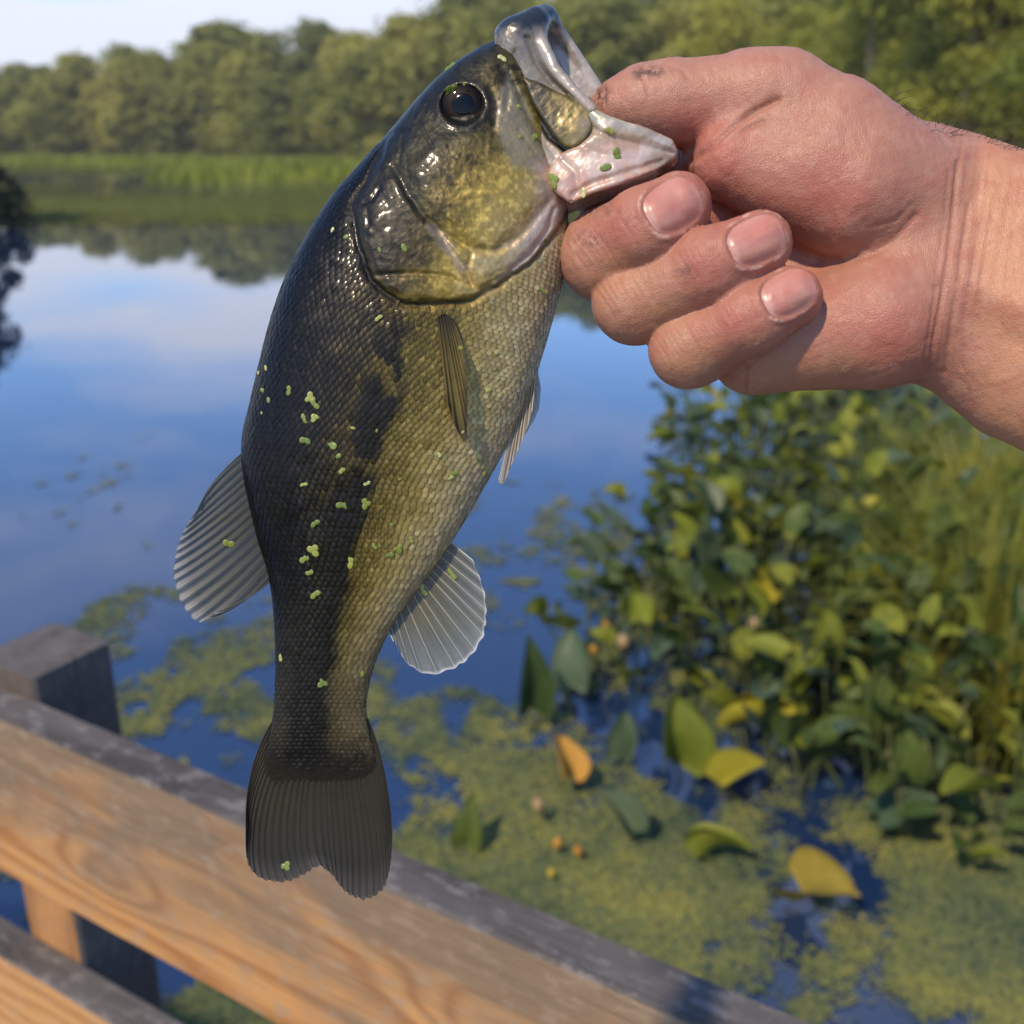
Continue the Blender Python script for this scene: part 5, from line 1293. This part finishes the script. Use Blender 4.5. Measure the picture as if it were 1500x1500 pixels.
# even out the sampling
for _ in range(2):
    acc = np.zeros_like(HP); cnt = np.zeros(len(HP))
    for k in range(4):
        np.add.at(acc, HQ[:, k], HP[HQ[:, (k + 1) % 4]]); np.add.at(cnt, HQ[:, k], 1)
    HP = HP * .5 + acc / cnt[:, None] * .5
HN = mesh_normals(HP, HQ)
hx, hy = to_px(HP)
face = smooth(-.1, .35, HN[:, 2])
CREASE = [  # polyline, depth mm, width px
    ([(1016, 236), (1040, 214), (1072, 186), (1106, 163), (1140, 146)], 1.1, 5), ([(1034, 224), (1066, 206), (1098, 186), (1118, 178)], .45, 3.5), ([(1090, 186), (1130, 176), (1156, 182)], .25, 3),
    ([(1404, 236), (1396, 310), (1390, 370), (1380, 440), (1360, 545)], .75, 3.6), ([(1390, 250), (1384, 320), (1372, 400)], .3, 3), ([(1418, 300), (1408, 380), (1398, 450), (1384, 546)], .55, 3.2),
    ([(1436, 330), (1424, 400), (1412, 470), (1410, 540)], .35, 3), ([(1456, 290), (1442, 380), (1430, 450)], .2, 3), ([(1372, 420), (1362, 490), (1352, 540)], .4, 3),
    ([(1092, 536), (1093, 560), (1094, 582)], .8, 3), ([(1070, 556), (1092, 545), (1112, 520)], .4, 3),
    ([(1196, 374), (1234, 382), (1272, 374), (1310, 352), (1342, 316)], .6, 6), ([(1286, 330), (1312, 322), (1336, 300)], .3, 4), ([(1262, 362), (1300, 380), (1340, 372)], .25, 4),
    ([(985, 98), (1000, 104), (1010, 118)], .3, 3), ([(935, 104), (944, 118), (950, 140)], .25, 3)]
hd_ = np.zeros(len(HP))
for pl, dep, w in CREASE: hd_ -= dep * np.exp(-(line_dist(hx, hy, pl) / w) ** 2)
# knuckle wrinkles across the bent fingers, fold lines at the end joints
def cross_lines(c, axis, half, offs, dep, w):
    global hd_
    ax_ = np.array(axis) / np.hypot(*axis); nrm = np.array([-ax_[1], ax_[0]])
    for o in offs:
        p = np.array(c) + ax_ * o; bow = ax_ * (3 + abs(o) * .08)
        hd_ -= dep * np.exp(-(line_dist(hx, hy, [p - nrm * half, p + bow, p + nrm * half]) / w) ** 2)
cross_lines((886, 374), (.85, -.53), 44, (-40, -30, -20, -11, -3, 6), .20, 2.6); cross_lines((930, 444), (.9, -.42), 40, (-42, -33, -25, -16, -8, 2, 10), .24, 2.4); cross_lines((1008, 512), (.9, -.44), 38, (-38, -30, -22, -14, -5, 4, 11), .22, 2.4)
cross_lines((930, 342), (.85, -.53), 44, (-8, 2, 9, 16), .20, 2.6); cross_lines((1022, 400), (.9, -.42), 38, (-14, -5, 3, 11), .20, 2.4); cross_lines((1084, 476), (.9, -.44), 34, (-12, -3, 5, 12), .20, 2.4)
NAILS = [((986, 301), (.85, -.53), 43, 37), ((1108, 352), (.9, -.42), 43, 34), ((1156, 429), (.9, -.44), 41, 32)]
nail_d = np.full(len(HP), 9.0)
for (c, ax_, la, lb) in NAILS:
    a_ = np.array(ax_) / np.hypot(*ax_); u = (hx - c[0]) * a_[0] + (hy - c[1]) * a_[1]; v = -(hx - c[0]) * a_[1] + (hy - c[1]) * a_[0]
    q = (np.abs(u / la) ** 2.8 + np.abs(v / lb) ** 2.8) ** (1 / 2.8)
    q = np.where(HP[:, 2] > 8, q, 9); nail_d = np.minimum(nail_d, q)
    hd_ += (0.42 * np.exp(-((q - 1.13) / .10) ** 2) * smooth(.9, -.2, u / la) - .55 * smooth(1.04, .9, q)) * (HP[:, 2] > 8)
hd_ *= face
hd_ += (fbm(HP[:, 0] / 3.2, HP[:, 1] / 3.2, HP[:, 2] / 3.2, 61) - .5) * .22 + (fbm(HP[:, 0] / 12, HP[:, 1] / 12, HP[:, 2] / 12, 62) - .5) * 1.1
al_ = (hx - 1000) * .93 - (hy - 300) * .36; ac_ = (hx - 1000) * .36 + (hy - 300) * .93
hd_ += face * ((fbm(al_ / 5, ac_ / 26, 0, 63) - .5) * .26 + (fbm(al_ / 22, ac_ / 5, 0, 64) - .5) * .16)
wr = smooth(1380, 1410, hx) * (vnoise(hx / 5 + hy / 40, hy / 90, 0, 66) - .5) * .30 * face; hd_ += wr
HP = HP + HN * hd_[:, None]
# skin tone: blood under the skin, tan, dirt, and painted sunlight on the wrist
n1, n2, n3 = fbm(HP[:, 0] / 9, HP[:, 1] / 9, HP[:, 2] / 9, 71), fbm(HP[:, 0] / 3, HP[:, 1] / 3, HP[:, 2] / 3, 72), fbm(HP[:, 0] / 22, HP[:, 1] / 22, HP[:, 2] / 22, 73)
skin = np.tile(np.array([.385, .187, .128]), (len(HP), 1))
skin = skin * (1 + (n1[:, None] - .5) * np.array([.14, .28, .30]))
def tint(mask, c, k):
    global skin
    m = (np.clip(mask, 0, 1) * k)[:, None]; skin = skin * (1 - m) + np.array(c) * m
g2 = lambda x, y, sx, sy: np.exp(-((hx - x) / sx) ** 2 - ((hy - y) / sy) ** 2)
RED = (.37, .120, .088)
for q in (g2(985, 300, 60, 45), g2(1110, 350, 60, 45), g2(1155, 432, 55, 40), g2(900, 345, 45, 40), g2(1030, 395, 40, 35), g2(1075, 475, 45, 35), g2(1300, 500, 80, 60), g2(1070, 250, 60, 60), g2(1010, 190, 60, 40), g2(1200, 290, 90, 60)):
    tint(q * smooth(.25, .55, n3 + .15), RED, .85)
TAN = (.405, .205, .105)
for q in (g2(900, 400, 50, 40), g2(960, 460, 50, 40), g2(1020, 530, 50, 40), g2(1200, 550, 130, 40)): tint(q, TAN, .6)
tint(smooth(1395, 1470, hx + (n3 - .5) * 60), (.50, .25, .135), .7)  # warm sunlight on wrist and forearm, painted into the skin colour
tint(smooth(.60, .72, n2) * .35, (.50, .31, .24), .6); tint(smooth(.55, .70, fbm(HP[:, 0] / 5, HP[:, 1] / 5, HP[:, 2] / 5, 74)), RED, .35)
for (c, dep, w) in CREASE: tint(np.exp(-((line_dist(hx, hy, c) + (n2 - .5) * 4) / (w * 1.3)) ** 2) * face * smooth(.3, .55, n1), (.30, .125, .085), .55 * min(1, dep * 1.5))
DIRT = (.060, .040, .032)
dn = smooth(.50, .62, fbm(hx / 7, hy / 7, 0, 81)); dn2 = smooth(.55, .66, fbm(hx / 3, hy / 3, 0, 82))
for (x, y, sx, sy, k) in ((882, 140, 12, 16, .95), (952, 104, 26, 8, .85), (935, 110, 10, 8, .5), (862, 350, 22, 14, .55), (895, 318, 36, 14, .28), (1005, 395, 16, 10, .45), (872, 300, 30, 10, .3), (925, 180, 30, 10, .25)):
    tint(g2(x, y, sx, sy) * 1.3 * np.maximum(dn * .8, dn2), DIRT, k)
tint(np.exp(-((nail_d - 1.09) / .04) ** 2) * smooth(.50, .62, n2), (.62, .46, .37), .7); tint(np.exp(-((nail_d - 1.02) / .035) ** 2) * smooth(.35, .6, n1), (.26, .12, .085), .5)

Mk = Mat('skin'); Mk.color(Mk.attr()).set(Roughness=.50, Specular_IOR_Level=.42, Subsurface_Weight=.22, Subsurface_Radius=(1.0, .35, .18), Subsurface_Scale=.0035)
kv = Mk.node('ShaderNodeTexVoronoi'); kv.inputs['Scale'].default_value = 1150; kv.feature = 'DISTANCE_TO_EDGE'
wv = Mk.noise(420, 3, .6, Mk.coord('Object'))
Mk.l.new(Mk.coord('Object'), kv.inputs['Vector'])
rg = Mk.node('ShaderNodeTexWave'); rg.inputs['Scale'].default_value = 520; rg.inputs['Distortion'].default_value = 22; rg.inputs['Detail'].default_value = 2; rg.inputs['Detail Scale'].default_value = .12
Mk.l.new(Mk.coord('Object'), rg.inputs['Vector'])
Mk.bump(Mk.math('ADD', Mk.math('ADD', Mk.math('MULTIPLY', kv.outputs['Distance'], 1.0), Mk.math('MULTIPLY', rg.outputs[1], .10)), wv), .55, .00035)
rk = Mk.node('ShaderNodeMapRange'); rk.inputs[3].default_value = .38; rk.inputs[4].default_value = .62; Mk.l.new(wv, rk.inputs[0]); Mk.l.new(rk.outputs[0], Mk.p.inputs['Roughness'])
hand_me = mesh_from('person', HP * .001, HQ, [Mk.m], np.clip(skin, .01, .9))
person = link('person', hand_me); person.matrix_world = LOCAL
tag(person, 'bare right hand and forearm, thumb in the mouth of the bass, fingers curled', 'hand')
hand_bvh = BVHTree.FromPolygons((HP * .001).tolist(), HQ.tolist())

Mn = Mat('fingernail'); Mn.color(Mn.attr()).set(Roughness=.32, Specular_IOR_Level=.5, Subsurface_Weight=.2, Subsurface_Radius=(1, .4, .3), Subsurface_Scale=.002, Coat_Weight=.08, Coat_Roughness=.3)
nb_ = Mn.noise(1.0, 3, .5, Mn.coord('Object', (900, 250, 300))); Mn.bump(nb_, .2, .0003)
for (c, ax_, la, lb) in NAILS:
    a_ = np.array(ax_) / np.hypot(*ax_); b_ = np.array([-a_[1], a_[0]]); n = 36
    V, Cc, keep = [], [], {}
    for i in range(n + 1):
        for j in range(n + 1):
            s, t = -1 + 2 * i / n, -1 + 2 * j / n
            # square to superellipse
            m = max(abs(s), abs(t)); l = (abs(s) ** 2.8 + abs(t) ** 2.8) ** (1 / 2.8) if m > 0 else 1
            s2, t2 = (s * m / l, t * m / l) if m > 0 else (0, 0)
            X, Y = c[0] + a_[0] * s2 * la + b_[0] * t2 * lb, c[1] + a_[1] * s2 * la + b_[1] * t2 * lb
            d_ = Vector(((X - 750) / 1500, (750 - Y) / 1500, -1)).normalized()
            h = hand_bvh.ray_cast(Vector((0, 0, .3)), d_)
            q = m
            p = h[0] - d_ * (.00072 * (1 - q ** 6) - .0002 * q ** 6 + .0007 * (1 - t2 * t2) * (1 - q ** 3)); V.append(p[:])
            lun = smooth(-.62, -.80, np.array(s2 + .25 * t2 * t2)); fr_e = smooth(.80, .90, np.array(s2 - .12 * (1 - t2 * t2)))
            base_c = np.array([.49, .215, .170]) * (1 + .16 * (float(fbm(np.array(t2 * 7 + c[0]), np.array(s2 * 1.3), 0, 5)) - .5)); base_c = base_c * (1 + np.array([.02, .14, .14]) * (float(vnoise(np.array(t2 * 2.2 + c[1]), np.array(s2 * 2.2), 0, 6)) - .5) * 2)
            base_c = base_c * (1 - .35 * lun) + np.array([.66, .47, .42]) * .35 * lun
            base_c = base_c * (1 - .6 * fr_e) + np.array([.62, .52, .42]) * .6 * fr_e
            if q > .95: base_c = base_c * .8
            Cc.append(base_c)
    F = np.array([(i * (n + 1) + j, (i + 1) * (n + 1) + j, (i + 1) * (n + 1) + j + 1, i * (n + 1) + j + 1) for i in range(n) for j in range(n)])
    # free-standing plate with thickness
    V = np.array(V); V2 = V - np.array([0, 0, .0006]); n1 = len(V)
    rim = [i * (n + 1) for i in range(n + 1)] + [n * (n + 1) + j for j in range(1, n + 1)] + [i * (n + 1) + n for i in range(n - 1, -1, -1)] + list(range(n - 1, 0, -1))
    FR = np.array([(b, a, a + n1, b + n1) for a, b in zip(rim, rim[1:] + rim[:1])])
    link('fingernail', mesh_from('fingernail', np.vstack([V, V2]), np.vstack([F, F[:, ::-1] + n1, FR]), [Mn.m], np.vstack([Cc, Cc])), person)

# hairs along the wrist and forearm
Mh = Mat('arm_hair').set(Base_Color=(.035, .024, .018), Roughness=.5).m
HVv, HFf = [], []
cand = np.nonzero((hx > 1290) & (hx < 1700) & (HN[:, 1] > .25) & (HN[:, 2] > -.45) & (HN[:, 2] < .75) & (hy < 330))[0]
for q in rng.choice(cand, 460, replace=False):
    p, nrm = HP[q], HN[q]
    if hx[q] < 1380 and rng.random() < .55: continue
    dirn = np.array([1.0, .1, .1]) * (.9 + .4 * rng.normal()) + nrm * (.45 + .25 * rng.random()) + rng.normal(size=3) * .35
    dirn -= nrm * max(0, -(dirn @ nrm)); dirn /= np.linalg.norm(dirn); L = 4 + 8 * rng.random(); cur = rng.normal(size=3) * .3
    path = [p + dirn * L * t + cur * L * t * t - nrm * (L * .28 * t * t) for t in np.linspace(0, 1, 6)]
    v, f = tube_mesh(path, [.075 * (1 - .8 * t) for t in np.linspace(0, 1, 6)], 3)
    o = len(HVv); HVv += [tuple(np.array(w) * .001) for w in v]; HFf += [tuple(i + o for i in w) for w in f]
ah = link('arm_hair', mesh_from('arm_hair', HVv, HFf, [Mh]), person); tag(ah, 'sparse dark hairs on the forearm', kind='stuff')

# ------------------------------------------------------------------ thin evening haze over the pond
hz_v = [(x, y, z) for x in (-420, 420) for y in (-62, 420) for z in (-1.2, 34)]
hz = link('haze', mesh_from('haze', hz_v, np.array([(0, 1, 3, 2), (4, 6, 7, 5), (0, 4, 5, 1), (2, 3, 7, 6), (0, 2, 6, 4), (1, 5, 7, 3)]), smooth_shade=False))
Mz = bpy.data.materials.new('haze'); Mz.use_nodes = True
Mz.node_tree.nodes.remove(Mz.node_tree.nodes['Principled BSDF'])
pv = Mz.node_tree.nodes.new('ShaderNodeVolumePrincipled'); pv.inputs['Density'].default_value = 0.0005; pv.inputs['Color'].default_value = (0.93, 0.95, 1.0, 1); pv.inputs['Anisotropy'].default_value = 0.0
Mz.node_tree.links.new(pv.outputs[0], Mz.node_tree.nodes['Material Output'].inputs['Volume'])
hz.data.materials.append(Mz)
tag(hz, 'thin pale haze hanging over the pond', kind='stuff')
